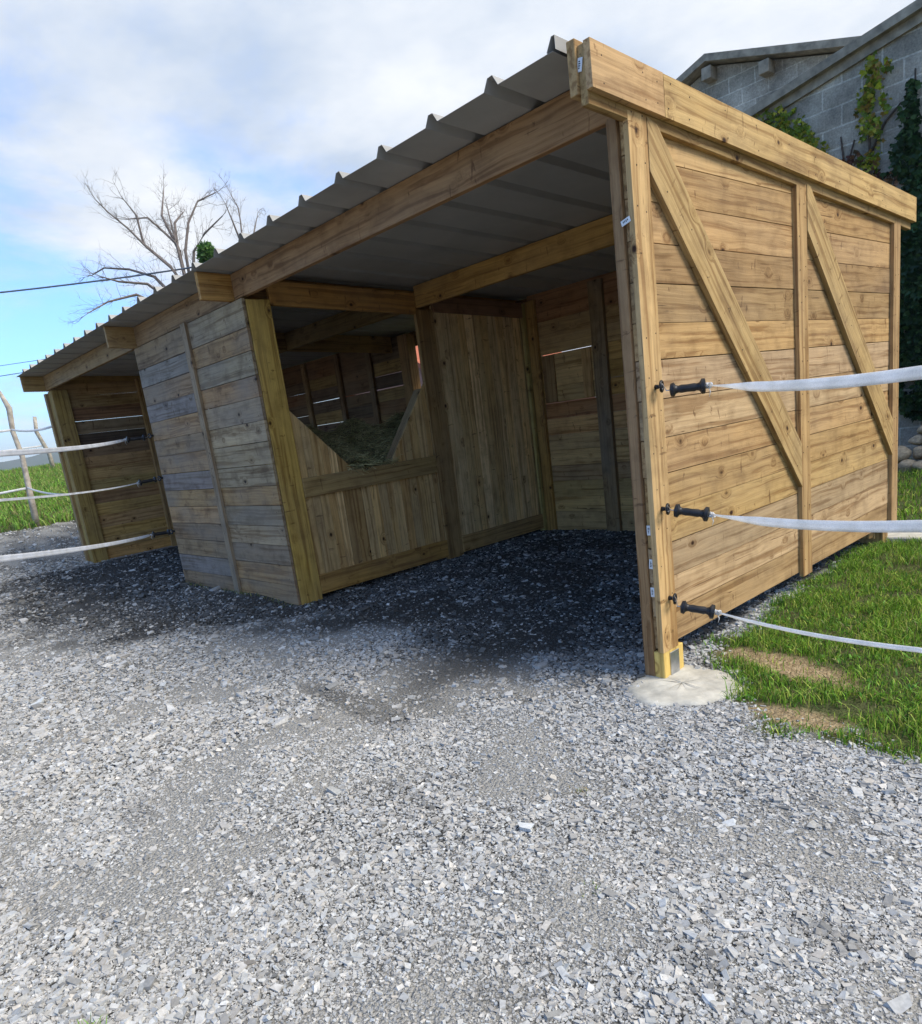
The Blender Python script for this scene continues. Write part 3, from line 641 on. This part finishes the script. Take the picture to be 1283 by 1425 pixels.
# ------------------------------------------------------------------ gate tapes with spring handles
def gate(ins, a, b, e, width, label, group, twist=0.3, narrow=.012, sag=.02):
    a, b, e, ins = map(Vector, (a, b, e, ins)); d = (b-a); ln = d.length; d.normalize()
    root = empty('gate_tape', a, label, 'fence tape', group)
    n_ = 14
    # hooks and handle
    hd = MB(); prof_ = [(0, .014), (.005, .031), (.020, .034), (.028, .020), (.040, .0165), (.055, .0195), (.5*ln, .0178), (ln-.05, .0195), (ln-.040, .0165), (ln-.028, .020), (ln-.018, .036), (ln-.003, .035), (ln, .024)]
    hd.tube([a+d*t_ for t_, r_ in prof_], [r_ for t_, r_ in prof_], 16, (.02,)*3); h = hd.build('handle', PLASTIC, root, 0, True); h.modifiers.new('es', 'EDGE_SPLIT').split_angle = math.radians(50)
    hk = MB(); s1 = d.cross(Vector((0, 0, 1))).normalized(); hp = []
    hp = [a+d*.004, a-d*.015, a*.35+ins*.65+Vector((0, 0, .004)), ins+Vector((0, 0, .016)), ins-d*.012+Vector((0, 0, .006)), ins-d*.010-Vector((0, 0, .010)), ins+d*.004-Vector((0, 0, .014))]
    hk.tube(hp, .0024, 7, (.5,)*3); hk.build('hook', STEEL, h, 0, True)
    kn = MB()
    for q_ in range(3):
        ax_ = (d*rnd.uniform(.5, 1)+s1*rnd.uniform(-1, 1)+Vector((0, 0, rnd.uniform(-1, 1)))).normalized(); c_ = b+d*(.004+.008*q_); w1 = ax_.cross(Vector((.3, .2, 1))).normalized(); w2 = ax_.cross(w1)
        kn.tube([c_+(w1*math.cos(t_)+w2*math.sin(t_))*.011 for t_ in np.linspace(0, 6.0, 12)], .0042, 6, (.8,)*3)
    kn.tube([b+d*.01, b+d*.02+Vector((0, 0, -.03)), b+d*.012+Vector((0, .004, -.052))], [.003, .0025, .001], 5, (.8,)*3)
    kn.build('knot', TAPE, root, 0, True)
    tp = MB(); vs = []; fs = []; st = b+d*.012; dd = e-st; L_ = dd.length; dn = dd.normalized(); m_ = 26; upv = Vector((0, 0, 1)); upv = (upv-dn*upv.dot(dn)).normalized(); sd = dn.cross(upv)
    for q_ in range(m_+1):
        t_ = q_/m_*1.35; g_ = min(1, t_*L_/.35); wd_ = narrow*(1-g_)+width*g_; an = twist*(1-g_)*2.5+.12*math.sin(t_*5+rnd.random()*.3)
        c_ = st+dd*t_-Vector((0, 0, 4*sag*t_*(1-t_) if t_ < 1 else 0)); ud = upv*math.cos(an)+sd*math.sin(an); sd2 = dn.cross(ud)
        for s_ in (-1, -.33, .33, 1): vs.append(c_+ud*(wd_/2*s_)+sd2*(.0012*(1 if abs(s_) < .5 else -1)))
    for q_ in range(m_):
        for s_ in range(3): fs.append((q_*4+s_, q_*4+s_+1, q_*4+s_+5, q_*4+s_+4))
    tp.add(vs, fs, None, (.8,)*3); tp.build('tape', TAPE, root, 0, True, solid=.0008)
gate(ins_r[0], (.116, .021, 1.496), (.262, .093, 1.494), (1.321, -.554, 1.445), .042, 'topmost white gate tape with black handle on the right wall post', 'gate tapes on the right wall post', .5)
gate(ins_r[1], (.150, -.06, .93), (.300, -.005, .900), (1.330, -.558, .968), .040, 'middle white gate tape with black handle on the right wall post', 'gate tapes on the right wall post', .3)
gate(ins_r[2], (.190, -.12, .462), (.333, -.055, .432), (1.335, -.549, .545), .018, 'lowest thin white gate tape with black handle above the concrete footing', 'gate tapes on the right wall post', .2, .014)
gate(ins_l[0], (-6.302, -.137, 1.762), (-6.334, -.330, 1.763), (-1.967, -2.403, 1.621), .030, 'topmost white gate tape crossing the left bay opening', 'gate tapes across the left bay', .4)
gate(ins_l[1], (-6.24, -.14, 1.297), (-6.255, -.33, 1.287), (-1.948, -2.458, 1.408), .012, 'middle thin gate tape crossing the left bay opening', 'gate tapes across the left bay', .2, .010)
gate(ins_l[2], (-6.16, -.15, .70), (-6.18, -.34, .706), (-1.692, -2.566, 1.160), .030, 'lowest white gate tape crossing the left bay opening near the ground', 'gate tapes across the left bay', .4)

# ------------------------------------------------------------------ hay in the rack
def hay():
    n = 11000; x = RNG.uniform(XD-1.02, XD-.06, n); y = RNG.uniform(.3, 2.3, n)
    floor = 1.05+0*y
    topz = 1.20 + (XD-x)*.40 + .06*np.sin(y*9)+.05*(vnoise(x, y, .15, 3)-.5)
    k = floor < topz; x, y, topz, floor = x[k], y[k], topz[k], floor[k]; n = len(x)
    z = topz - RNG.exponential(.02, n); z = np.maximum(z, floor+.01)
    # a few strands hanging over the rail
    m = 160; x = np.r_[x, RNG.uniform(XD-.05, XD+.015, m)]; y = np.r_[y, RNG.uniform(.75, 1.35, m)]; z = np.r_[z, RNG.uniform(1.13, 1.21, m)]; n = len(x)
    a = RNG.uniform(0, 2*np.pi, n); e = RNG.normal(0, .35, n); ln = RNG.uniform(.05, .16, n); r = RNG.uniform(.0012, .003, n)
    d = np.c_[np.cos(a)*np.cos(e), np.sin(a)*np.cos(e), np.sin(e)]; s = np.c_[-np.sin(a), np.cos(a), np.zeros(n)]; u = np.cross(d, s); C_ = np.c_[x, y, z]
    P = []
    for t, q in ((-.5, 0), (0, .012), (.5, -.006)):
        for k in range(3):
            an = 2*np.pi*k/3; P.append(C_+d*(ln*t)[:, None]+u*q+(s*np.cos(an)+u*np.sin(an))*r[:, None])
    V = np.stack(P, 1).reshape(-1, 3); f = []
    for b_ in (0, 3):
        for k in range(3): f.append((b_+k, b_+(k+1) % 3, b_+3+(k+1) % 3, b_+3+k))
    F = (np.array(f)[None]+9*np.arange(n)[:, None, None]).reshape(-1, 4)
    c = np.array([(.50, .42, .19), (.38, .36, .15), (.60, .52, .26), (.28, .24, .11)])[RNG.integers(0, 4, n)]*RNG.uniform(.6, 1.2, (n, 1))
    o = np_mesh('hay', V, F, np.repeat(c, 9, axis=0), STRAW); tag(o, 'loose hay heaped in the V-shaped rack behind the divider', 'hay', kind='stuff')
hay()
# packed body of the hay under the loose strands
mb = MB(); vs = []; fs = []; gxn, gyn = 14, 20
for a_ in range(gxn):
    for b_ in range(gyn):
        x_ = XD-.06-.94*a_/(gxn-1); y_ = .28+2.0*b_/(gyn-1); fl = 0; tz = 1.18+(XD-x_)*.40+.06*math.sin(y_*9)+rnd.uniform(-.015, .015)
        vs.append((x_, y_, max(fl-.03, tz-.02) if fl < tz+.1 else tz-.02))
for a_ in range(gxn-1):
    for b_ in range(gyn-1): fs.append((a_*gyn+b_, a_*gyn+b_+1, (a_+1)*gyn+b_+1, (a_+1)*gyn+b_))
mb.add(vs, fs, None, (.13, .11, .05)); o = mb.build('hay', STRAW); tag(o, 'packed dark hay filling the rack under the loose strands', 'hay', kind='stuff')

# ------------------------------------------------------------------ footing and slab
mb = MB(); m_ = 40; vs = []; fs = []
for ring_, (rr_, zz) in enumerate([(0, .032), (.5, .032), (.82, .030), (.95, .028), (1.0, .018), (1.02, -.06)]):
    for k_ in range(m_):
        a_ = 2*math.pi*k_/m_; wob = 1+.06*math.sin(3*a_+1)+.035*math.sin(7*a_)+rnd.uniform(-.012, .012)
        vs.append((.105+.275*rr_*wob*math.cos(a_), -.01+.285*rr_*wob*math.sin(a_)*1.02, zz-.024+rnd.uniform(-.004, .004)))
for q_ in range(5):
    for k_ in range(m_): fs.append((q_*m_+k_, q_*m_+(k_+1) % m_, (q_+1)*m_+(k_+1) % m_, (q_+1)*m_+k_))
mb.add(vs, fs, None, (.6, .6, .5)); o = mb.build('concrete_footing', CONC, None, 0, True); tag(o, 'round pale concrete footing under the near right corner post', 'footing')
mb = MB(); mb.box(-.42, 5.0, 3.66, 4.18, -.08, .03, 'x', (.5, .5, .5), .004); o = mb.build('path', CONC, None, .01); tag(o, kind='structure')

# ------------------------------------------------------------------ block barn behind
BL, bt, bb = mat('rendered_concrete_block')
oc = N(bt, 'ShaderNodeTexCoord').outputs['Object']
sw = N(bt, 'ShaderNodeSeparateXYZ'); L(bt, oc, sw.inputs[0]); cw = N(bt, 'ShaderNodeCombineXYZ'); L(bt, sw.outputs[0], cw.inputs[0]); L(bt, sw.outputs[2], cw.inputs[1])
wn = N(bt, 'ShaderNodeTexNoise', i_Scale=3., i_Detail=3); L(bt, oc, wn.inputs['Vector'])
wv = N(bt, 'ShaderNodeVectorMath', operation='MULTIPLY_ADD'); L(bt, wn.outputs['Color'], wv.inputs[0]); wv.inputs[1].default_value = (.03, .03, 0); L(bt, cw.outputs[0], wv.inputs[2])
br = N(bt, 'ShaderNodeTexBrick', i_Scale=1.0, i_Mortar_Size=.014, i_Mortar_Smooth=.35, i_Brick_Width=.52, i_Row_Height=.27, i_Bias=0.)
br.inputs['Color1'].default_value = (.33, .30, .235, 1); br.inputs['Color2'].default_value = (.46, .42, .34, 1); br.inputs['Mortar'].default_value = (.60, .56, .46, 1)
L(bt, wv.outputs[0], br.inputs['Vector'])
n1 = N(bt, 'ShaderNodeTexNoise', i_Scale=1.3, i_Detail=8, i_Roughness=.65); L(bt, oc, n1.inputs['Vector'])
n2 = N(bt, 'ShaderNodeTexNoise', i_Scale=38., i_Detail=6, i_Roughness=.7); L(bt, oc, n2.inputs['Vector'])
c = mulc(bt, br.outputs[0], ramp(bt, n1.outputs[0], [(.35, (.5, .5, .5)), (.65, (1.25, 1.25, 1.25))])); c = mulc(bt, c, ramp(bt, n2.outputs[0], [(.3, (.6,)*3), (.7, (1.25,)*3)]))
L(bt, c, bb.inputs['Base Color']); bb.inputs['Roughness'].default_value = .95
q1 = bump(bt, bb, n2.outputs[0], .7, .02); q2 = N(bt, 'ShaderNodeMath', operation='MULTIPLY', i_1=-1.); L(bt, br.outputs['Fac'], q2.inputs[0]); bump(bt, bb, q2.outputs[0], .6, .015, q1)
EAVE = simple('weathered_fibre_cement', (.30, .265, .20), .9, 0, (.5, 1.3), 6, .5)
def prism(mb, poly, y0, y1, tint=(.2, .2, .2)):
    n = len(poly); vs = [(p[0], y0, p[1]) for p in poly]+[(p[0], y1, p[1]) for p in poly]
    mb.add(vs, [tuple(range(n)), tuple(range(2*n-1, n-1, -1))]+[(k_, k_+n, (k_+1) % n+n, (k_+1) % n) for k_ in range(n)], None, tint)
barn = empty('block_barn', (0, 9.2, 0), 'grey rendered block barn with rising verge and ivy on its wall', 'barn')
s_ = .1938; zv = lambda x: 5.458+s_*(x+3.72)
mb = MB(); prism(mb, [(-7.0, -.3), (4.0, -.3), (4.0, zv(4.0)-.14), (-7.0, zv(-7.0)-.14)], 9.12, 9.35); fix_faces(mb.build('wall', BL, barn))
mb = MB(); prism(mb, [(-7.2, zv(-7.2)-.10), (4.2, zv(4.2)-.10), (4.2, zv(4.2)+.02), (-7.2, zv(-7.2)+.02)], 8.95, 12.2); fix_faces(mb.build('roof', EAVE, barn))
mb = MB(); prism(mb, [(-7.2, zv(-7.2)-.22), (4.2, zv(4.2)-.22), (4.2, zv(4.2)-.10), (-7.2, zv(-7.2)-.10)], 9.06, 9.118); fix_faces(mb.build('verge_trim', EAVE, barn))
barn2 = empty('gabled_barn', (-5.8, 12.5, 0), 'taller grey block gable with purlin ends under its eaves behind the ivy barn', 'barn')
# apex (-5.88, 7.77) at y = 12
mb = MB(); prism(mb, [(-8.6, -.3), (.5, -.3), (.5, 5.6), (-5.88, 7.62), (-8.6, 6.75)], 12.3, 12.55); fix_faces(mb.build('wall', BL, barn2))
mb = MB(); prism(mb, [(-9.0, 6.66), (-5.88, 7.65), (1.0, 5.48), (1.0, 5.60), (-5.88, 7.78), (-9.0, 6.79)], 12.0, 20.0); fix_faces(mb.build('roof', EAVE, barn2))
for xx, zz in ((-5.88, 7.46), (-4.75, 7.12), (-7.3, 7.02), (-2.6, 6.44)):
    mb = MB(); mb.box(xx-.10, xx+.10, 12.03, 12.299, zz-.12, zz+.10, 'y', (.2, .2, .18)); mb.build('purlin_end', EAVE, barn2, .01)

# ------------------------------------------------------------------ ivy
def ivy(name, label, pts, stems, cols, size, y=9.10):
    """pts: (x, z, radius x, radius z, number of leaves)"""
    root = empty(name, (pts[0][0], y, 0), label, 'ivy', 'ivy growing on the barn wall')
    P = []; 
    for (px, pz, ax_, az_, n) in pts:
        n = int(n*1.8)
        r = np.sqrt(RNG.uniform(0, 1, n)); a = RNG.uniform(0, 2*np.pi, n); x = px+ax_*r*np.cos(a); z = pz+az_*r*np.sin(a)
        k = vnoise(x*1.0, z, size*4, 17) > .25; x, z = x[k], z[k]
        P.append(np.c_[x, y-RNG.uniform(.02, .16, len(x))*min(1, size*12), z])
    P = np.concatenate(P); n = len(P)
    leaf = np.array([(0, 0), (-.5, .15), (-.42, .6), (-.15, .55), (0, 1.05), (.15, .55), (.42, .6), (.5, .15)])
    s = size*np.exp(RNG.normal(0, .25, n)); roll = RNG.normal(np.pi, .7, n); yw = RNG.normal(0, .5, n); pt = RNG.normal(-.5, .35, n)
    u, v = leaf[:, 0][None]*s[:, None], (leaf[:, 1][None])*s[:, None]
    w_ = np.abs(u)*.35
    X_ = u*np.cos(roll)[:, None]-v*np.sin(roll)[:, None]; Z_ = u*np.sin(roll)[:, None]+v*np.cos(roll)[:, None]
    Y_ = -w_ + Z_*np.sin(pt)[:, None]; Z_ = Z_*np.cos(pt)[:, None]
    X2 = X_*np.cos(yw)[:, None]-Y_*np.sin(yw)[:, None]; Y2 = X_*np.sin(yw)[:, None]+Y_*np.cos(yw)[:, None]
    V = (np.stack([X2, Y2, Z_], 2)+P[:, None, :]); V[..., 1] = np.minimum(V[..., 1], y-.005); V = V.reshape(-1, 3)-np.array(wloc(root))
    f = np.array([(0, 1, 2), (0, 2, 3), (0, 3, 4), (0, 4, 5), (0, 5, 6), (0, 6, 7)]); F = (f[None]+8*np.arange(n)[:, None, None]).reshape(-1, 3)
    c = np.array(cols)[RNG.integers(0, len(cols), n)]*np.exp(RNG.normal(0, .25, (n, 1)))
    np_mesh('foliage', V, F, np.repeat(c, 8, axis=0), LEAF, root)
    mb = MB()
    for st in stems:
        pp = [Vector((p[0]+rnd.uniform(-.02, .02), y+.005-rnd.uniform(0, .02), p[1])) for p in st]; mb.tube(pp, [.022*(1-.7*k_/len(pp)) for k_ in range(len(pp))], 5, (.08, .06, .045))
    mb.build('stem', BARK, root, 0, True)
YG = [(.30, .34, .03), (.20, .28, .03), (.38, .36, .05), (.13, .2, .03)]; DG = [(.020, .055, .022), (.030, .08, .030), (.015, .04, .02), (.05, .10, .03)]
ivy('ivy', 'bright yellow-green ivy trailing down from the low end of the verge', [(-3.5, 5.25, .24, .22, 40), (-3.22, 5.12, .18, .28, 80), (-3.02, 5.0, .18, .3, 90), (-2.86, 4.78, .16, .26, 80), (-2.68, 4.55, .15, .25, 70)], [[(-2.5, 3.2), (-2.8, 4.3), (-3.2, 5.0), (-3.4, 5.3)]], YG, .062)
ivy('ivy', 'tall yellow-green ivy strand turning red at its foot, middle of the barn wall', [(-1.93, 5.3, .10, .28, 55), (-1.76, 5.1, .07, .35, 45), (-2.02, 4.9, .11, .35, 70), (-1.95, 4.45, .14, .35, 75), (-2.0, 4.2, .14, .2, 40)], [[(-1.9, 3.4), (-2.0, 4.2), (-2.0, 4.8), (-1.9, 5.4)], [(-2.0, 4.3), (-1.8, 4.7), (-1.6, 4.85)], [(-2.1, 3.8), (-2.3, 4.3), (-2.35, 4.7)]], YG+[(.3, .2, .05)], .062)
ivy('ivy', 'dry reddish brown ivy remains below the yellow strand', [(-1.95, 3.98, .13, .2, 50), (-2.2, 4.2, .3, .25, 40), (-1.75, 3.8, .2, .25, 45), (-2.5, 4.15, .2, .2, 25)], [[(-2.3, 3.0), (-2.4, 3.9), (-2.2, 4.6)], [(-1.6, 3.0), (-1.7, 3.8), (-1.55, 4.5), (-1.5, 4.7)]], [(.13, .05, .035), (.10, .07, .04), (.2, .10, .05)], .07)
dk = [(-1.45, 5.0, .05, .22, 30), (-1.47, 4.6, .10, .3, 90), (-1.5, 4.25, .18, .25, 120), (-1.35, 3.9, .35, .3, 260), (-1.65, 4.0, .15, .1, 25)]
dk += [(-1.15+rnd.uniform(-.1, .1), 3.6-.33*k_, .52, .33, 620) for k_ in range(9)] + [(-.3, 2.4, .6, 2.0, 700), (.6, 1.9, .7, 1.9, 500)]
ivy('ivy', 'dense dark green ivy covering the right of the barn wall down to the stones', dk, [[(-1.2, .2), (-1.4, 2.0), (-1.45, 4.0), (-1.42, 5.2)]], DG, .072)

# ------------------------------------------------------------------ stones heaped at the foot of the barn wall
def rock():
    import bmesh
    bm = bmesh.new(); bmesh.ops.create_icosphere(bm, subdivisions=3, radius=1.0)
    sd_ = rnd.uniform(0, 100)
    for v in bm.verts:
        n_ = v.co.normalized(); k_ = 1+.16*math.sin(n_.x*2.7+sd_)+.13*math.sin(n_.y*3.1+sd_*2)+.1*math.sin(n_.z*3.7+sd_*3)+.03*math.sin(n_.x*9+n_.y*7+sd_); v.co = n_*k_
    me = bpy.data.meshes.new('field_stone'); bm.to_mesh(me); bm.free(); me.polygons.foreach_set('use_smooth', [True]*len(me.polygons)); 
    return me
ROCKM = simple('field_stone', (.42, .34, .23), .9, 0, (.5, 1.2), 3.5, .6)
rocks = [rock() for _ in range(5)]
for m_e in rocks: m_e.materials.append(ROCKM)
for row, (zz, n_, sz) in enumerate([(.07, 16, .13), (.24, 15, .12), (.40, 14, .11), (.55, 12, .105), (.68, 10, .10), (.80, 7, .09)]):
    for k_ in range(n_):
        o = bpy.data.objects.new('field_stone', rnd.choice(rocks)); COL.objects.link(o)
        s0 = sz*rnd.uniform(.75, 1.2); o.scale = (s0*1.25, s0, s0*.78); o.rotation_euler = (rnd.uniform(-.3, .3), rnd.uniform(-.3, .3), rnd.uniform(0, 6.28))
        o.location = (-1.38+row*.12+k_*sz*1.85+rnd.uniform(-.04, .04), 8.05+row*.13+rnd.uniform(-.05, .05), zz)
        tag(o, 'rounded tan field stone in the heap at the foot of the ivy wall', 'stone', 'field stones heaped by the barn wall')

# ------------------------------------------------------------------ left fence: stakes and tapes
def stake(pts, rads, label):
    mb = MB(); mb.tube(pts, rads, 9, (.46, .41, .34)); o = mb.build('fence_stake', BARK, None, 0, True); tag(o, label, 'fence post', 'stakes of the paddock fence')
stake([(-13, .0, .60), (-13, .03, 1.3), (-13, .06, 1.9), (-13.02, .02, 2.35), (-13.02, .06, 2.75), (-13.0, -.03, 3.05)], [.062, .052, .044, .042, .050, .028], 'crooked bare wooden stake nearest the shelter at far left')
stake([(-24, 3.22, 1.6), (-24, 3.2, 2.2), (-24, 3.0, 2.9), (-24, 3.06, 3.36)], [.075, .065, .06, .055], 'slim leaning wooden stake farther up the grass bank')
def fence_tape(a, b, wd, label):
    a, b = Vector(a), Vector(b); d = (b-a).normalized(); vs = []; fs = []
    for q_ in range(17):
        t_ = q_/16; c_ = a.lerp(b, t_)-Vector((0, 0, .10*4*t_*(1-t_)*.5)); vs += [c_-Vector((0, 0, wd/2)), c_+Vector((0, 0, wd/2))]
    for q_ in range(16): fs.append((2*q_, 2*q_+1, 2*q_+3, 2*q_+2))
    mb = MB(); mb.add(vs, fs, None, (.7, .8, .9)); o = mb.build('fence_tape', TAPE, None, 0, True, solid=.001); tag(o, label, 'fence tape', 'tapes of the paddock fence')
fence_tape((-13, -4.5, 1.27), (-13, .0, 1.33), .04, 'lower white tape running left from the crooked stake')
fence_tape((-13, .0, 1.34), (-10.2, .02, 1.17), .035, 'lower white tape from the crooked stake to the leftmost shelter post')
fence_tape((-13, -4.5, 2.36), (-13, .0, 2.375), .04, 'upper pale tape running left from the crooked stake')
fence_tape((-13, .0, 2.38), (-10.2, .02, 2.22), .035, 'upper pale tape from the crooked stake to the leftmost shelter post')
fence_tape((-24, 3.1, 2.45), (-26, -9, 2.45), .05, 'distant tape running left from the farther stake')

# ------------------------------------------------------------------ bare trees
LIMBS = [[[-28.31, 10.93, 7.15], [-28.33, 10.98, 8.15], [-28.7, 10.61, 9.14], [-29.23, 10.02, 9.99], [-29.63, 9.56, 10.8], [-30.03, 9.05, 11.49], [-30.15, 8.76, 11.9]], [[-28.52, 11.06, 8.19], [-28.96, 11.24, 9.84], [-29.3, 11.28, 10.77], [-29.61, 11.39, 11.84]], [[-28.52, 11.06, 8.19], [-28.88, 11.14, 10.1], [-29.21, 10.77, 10.71], [-29.52, 10.41, 11.24], [-29.97, 9.69, 11.25]], [[-28.39, 11.16, 8.02], [-28.85, 11.44, 9.83], [-28.98, 11.88, 11.0], [-28.9, 12.45, 11.86], [-28.52, 13.15, 12.15]], [[-28.4, 10.9, 7.3], [-29.66, 10.24, 8.98], [-30.53, 9.6, 9.45], [-31.38, 8.89, 9.68], [-31.84, 8.49, 9.48]], [[-28.5, 10.85, 7.3], [-29.13, 9.66, 8.57], [-29.34, 8.6, 8.68], [-29.24, 7.91, 8.83]], [[-28.5, 10.8, 7.1], [-29.32, 9.19, 8.19], [-29.42, 8.03, 7.92], [-29.24, 7.1, 7.45]], [[-29.01, 11.2, 10.13], [-29.73, 11.64, 11.19], [-30.11, 12.3, 11.77]], [[-28.39, 11.16, 8.02], [-28.2, 11.5, 9.67], [-27.66, 11.86, 10.24], [-26.93, 12.42, 10.75]], [[-29.09, 10.79, 9.24], [-29.59, 10.05, 10.22], [-29.53, 9.98, 11.29], [-29.62, 9.59, 11.95]], [[-28.91, 11.22, 9.83], [-30.41, 11.44, 11.65], [-31.32, 12.2, 13.07]]]
def grow(mb, p, d, ln, r, lvl, col, jit=.55):
    pts = [p]; n_ = 4
    for q_ in range(n_):
        d = (d+Vector([rnd.gauss(0, .16) for _ in range(3)])+Vector((0, 0, .05))).normalized(); pts.append(pts[-1]+d*ln/n_)
    mb.tube(pts, [r*(1-.65*q_/n_) for q_ in range(n_+1)], 4 if lvl < 2 else 3, col, False)
    if lvl < 3:
        for q_ in range(rnd.randint(2, 4) if lvl < 2 else 2):
            k_ = rnd.randint(1, n_); dd = (d+Vector([rnd.gauss(0, jit) for _ in range(3)])).normalized(); grow(mb, pts[k_], dd, ln*rnd.uniform(.45, .75), r*.55, lvl+1, col, jit)
def bare_tree(base, limbs, label, r0=.17, twig=5, trunk_top=None):
    root = empty('bare_tree', base, label, 'tree', 'leafless trees beyond the shelter'); col = (.19, .16, .145)
    t = MB(); tt = Vector(trunk_top); b0 = Vector(base); t.tube([b0-Vector((0, 0, .4)), b0.lerp(tt, .4)+Vector((.15, .1, 0)), tt, Vector(limbs[0][1])], [r0*2.4, r0*1.9, r0*1.5, r0*.9], 9, col); t.build('trunk', BARK, root, 0, True)
    cbr = MB()
    for l in limbs:
        l = [Vector(p) for p in l]; n_ = len(l); cbr.tube(l, [r0*.50*(1-.85*q_/(n_-1))+.010 for q_ in range(n_)], 6, col)
        for q_ in range(1, n_):
            for _ in range(twig):
                t_ = rnd.random(); p = l[q_-1].lerp(l[q_], t_); d = (l[q_]-l[q_-1]).normalized(); dd = (d*.9+Vector([rnd.gauss(0, .6) for _ in range(3)])+Vector((0, 0, .25))).normalized(); grow(cbr, p, dd, rnd.uniform(.35, .85), .010, 1, col)
        grow(cbr, l[-1], (l[-1]-l[-2]).normalized(), .7, .013, 0, col)
    cbr.build('crown', BARK, root)
    return root
bare_tree((-28.0, 10.8, .6), LIMBS, 'large leafless tree spreading above the left end of the roof', .135, 5, (-28.25, 10.9, 6.8))
bare_tree((-29.0, 14.3, .6), [[(-29.0, 14.25, 8.0), (-29.09, 14.27, 10.17), (-29.25, 14.48, 11.26), (-29.37, 14.57, 11.89), (-29.63, 14.48, 12.49)], [(-29.09, 14.27, 10.2), (-28.9, 13.9, 11.2), (-28.9, 13.7, 11.9)], [(-29.05, 14.26, 9.8), (-29.0, 14.9, 10.8), (-29.2, 15.3, 11.5)]], 'smaller faint leafless tree right of the large one', .09, 3, (-29.0, 14.2, 7.5))
mt_root = empty('evergreen_clump', (-27.15, 11.5, 9.2), 'round clump of green leaves in the branches just above the roof edge', 'foliage')
n_ = 900; q = RNG.normal(0, 1, (n_, 3)); q /= np.linalg.norm(q, axis=1)[:, None]; q *= (RNG.uniform(.2, 1, n_)**.5)[:, None]*np.array([.34, .34, .36]); q[:, 2] += .1+.12*np.sin(q[:, 0]*9)
tri = RNG.normal(0, .07, (n_, 3, 3)); V = (q[:, None, :]+tri).reshape(-1, 3); F = np.arange(3*n_).reshape(-1, 3)
np_mesh('foliage', V, F, np.repeat(np.array([(.08, .20, .04), (.14, .28, .06), (.05, .12, .03)])[RNG.integers(0, 3, n_)], 3, axis=0), LEAF, mt_root)

# ------------------------------------------------------------------ overhead wires
def wire(a, b, label, r=.02, sag=.5):
    a, b = Vector(a), Vector(b); mb = MB(); mb.tube([a.lerp(b, k_/20)-Vector((0, 0, sag*4*(k_/20)*(1-k_/20))) for k_ in range(21)], r, 5, (.1, .13, .18)); o = mb.build('overhead_wire', BARK, None, 0, True); tag(o, label, 'cable', 'overhead cables left of the tree')
wire((-42, -5.1, 9.9), (-24.5, 16.1, 9.35), 'thick overhead cable passing behind the bare tree crown', .035, .55)
wire((-40, -2.9, 6.25), (-27, 12.5, 6.5), 'thin overhead cable halfway between the sky and the roof corner', .012, .15)
wire((-40, -2.9, 5.75), (-27, 12.5, 6.2), 'lowest overhead cable running to the roof corner', .016, .15)

# ------------------------------------------------------------------ house glimpsed through the back opening, far hills
TILE = simple('red_clay_tile', (.42, .13, .07), .85, 0, (.7, 1.2), 5, .3); PINK = simple('pink_brick_wall', (.42, .20, .15), .9, 0, (.8, 1.1), 4, .2)
hs = empty('tiled_house', (-14.5, 12, 0), 'small red house glimpsed through the gap behind the hay rack', 'house')
mb = MB(); prism(mb, [(-18.6, -.3), (-12.8, -.3), (-12.8, 2.3), (-15.7, 3.9), (-18.6, 2.3)], 11.0, 17); fix_faces(mb.build('wall', PINK, hs))
mb = MB(); prism(mb, [(-19.1, 2.1), (-15.7, 3.95), (-12.3, 2.1), (-12.3, 2.22), (-15.7, 4.1), (-19.1, 2.22)], 10.7, 17.3); fix_faces(mb.build('roof', TILE, hs))
HILL = simple('wooded_hill', (.05, .08, .06), .95, 0, (.7, 1.2), .004)
mb = MB(); vs = []; fs = []; m_ = 90
for k_ in range(m_):
    a_ = math.radians(20+150*k_/(m_-1)); hh = 95+26*math.sin(k_*.31)+14*math.sin(k_*.83+1)+rnd.uniform(-3, 3)
    for (d_, z_) in ((1900, -30), (2150, hh*.6), (2400, hh), (2900, -30)): vs.append((CAM[0]-d_*math.sin(a_), CAM[1]+d_*math.cos(a_), z_))
for k_ in range(m_-1):
    for s_ in range(3): fs.append((k_*4+s_, k_*4+s_+1, k_*4+s_+5, k_*4+s_+4))
mb.add(vs, fs); o = mb.build('hills', HILL, None, 0, True); tag(o, kind='structure')

HZM = bpy.data.materials.new('haze'); HZM.use_nodes = True; ht = HZM.node_tree; ht.nodes.clear()
ho_ = N(ht, 'ShaderNodeOutputMaterial'); pv = N(ht, 'ShaderNodeVolumePrincipled', i_Density=.00022, i_Anisotropy=.2); pv.inputs['Color'].default_value = (.93, .95, .98, 1); L(ht, pv.outputs[0], ho_.inputs['Volume'])
mb = MB(); mb.box(-3300, 3300, -3300, 3300, -40, 170, 'x', (.5, .5, .5), 0); o = mb.build('haze', HZM); tag(o, 'pale haze hanging over the distant hills', 'haze', kind='stuff')
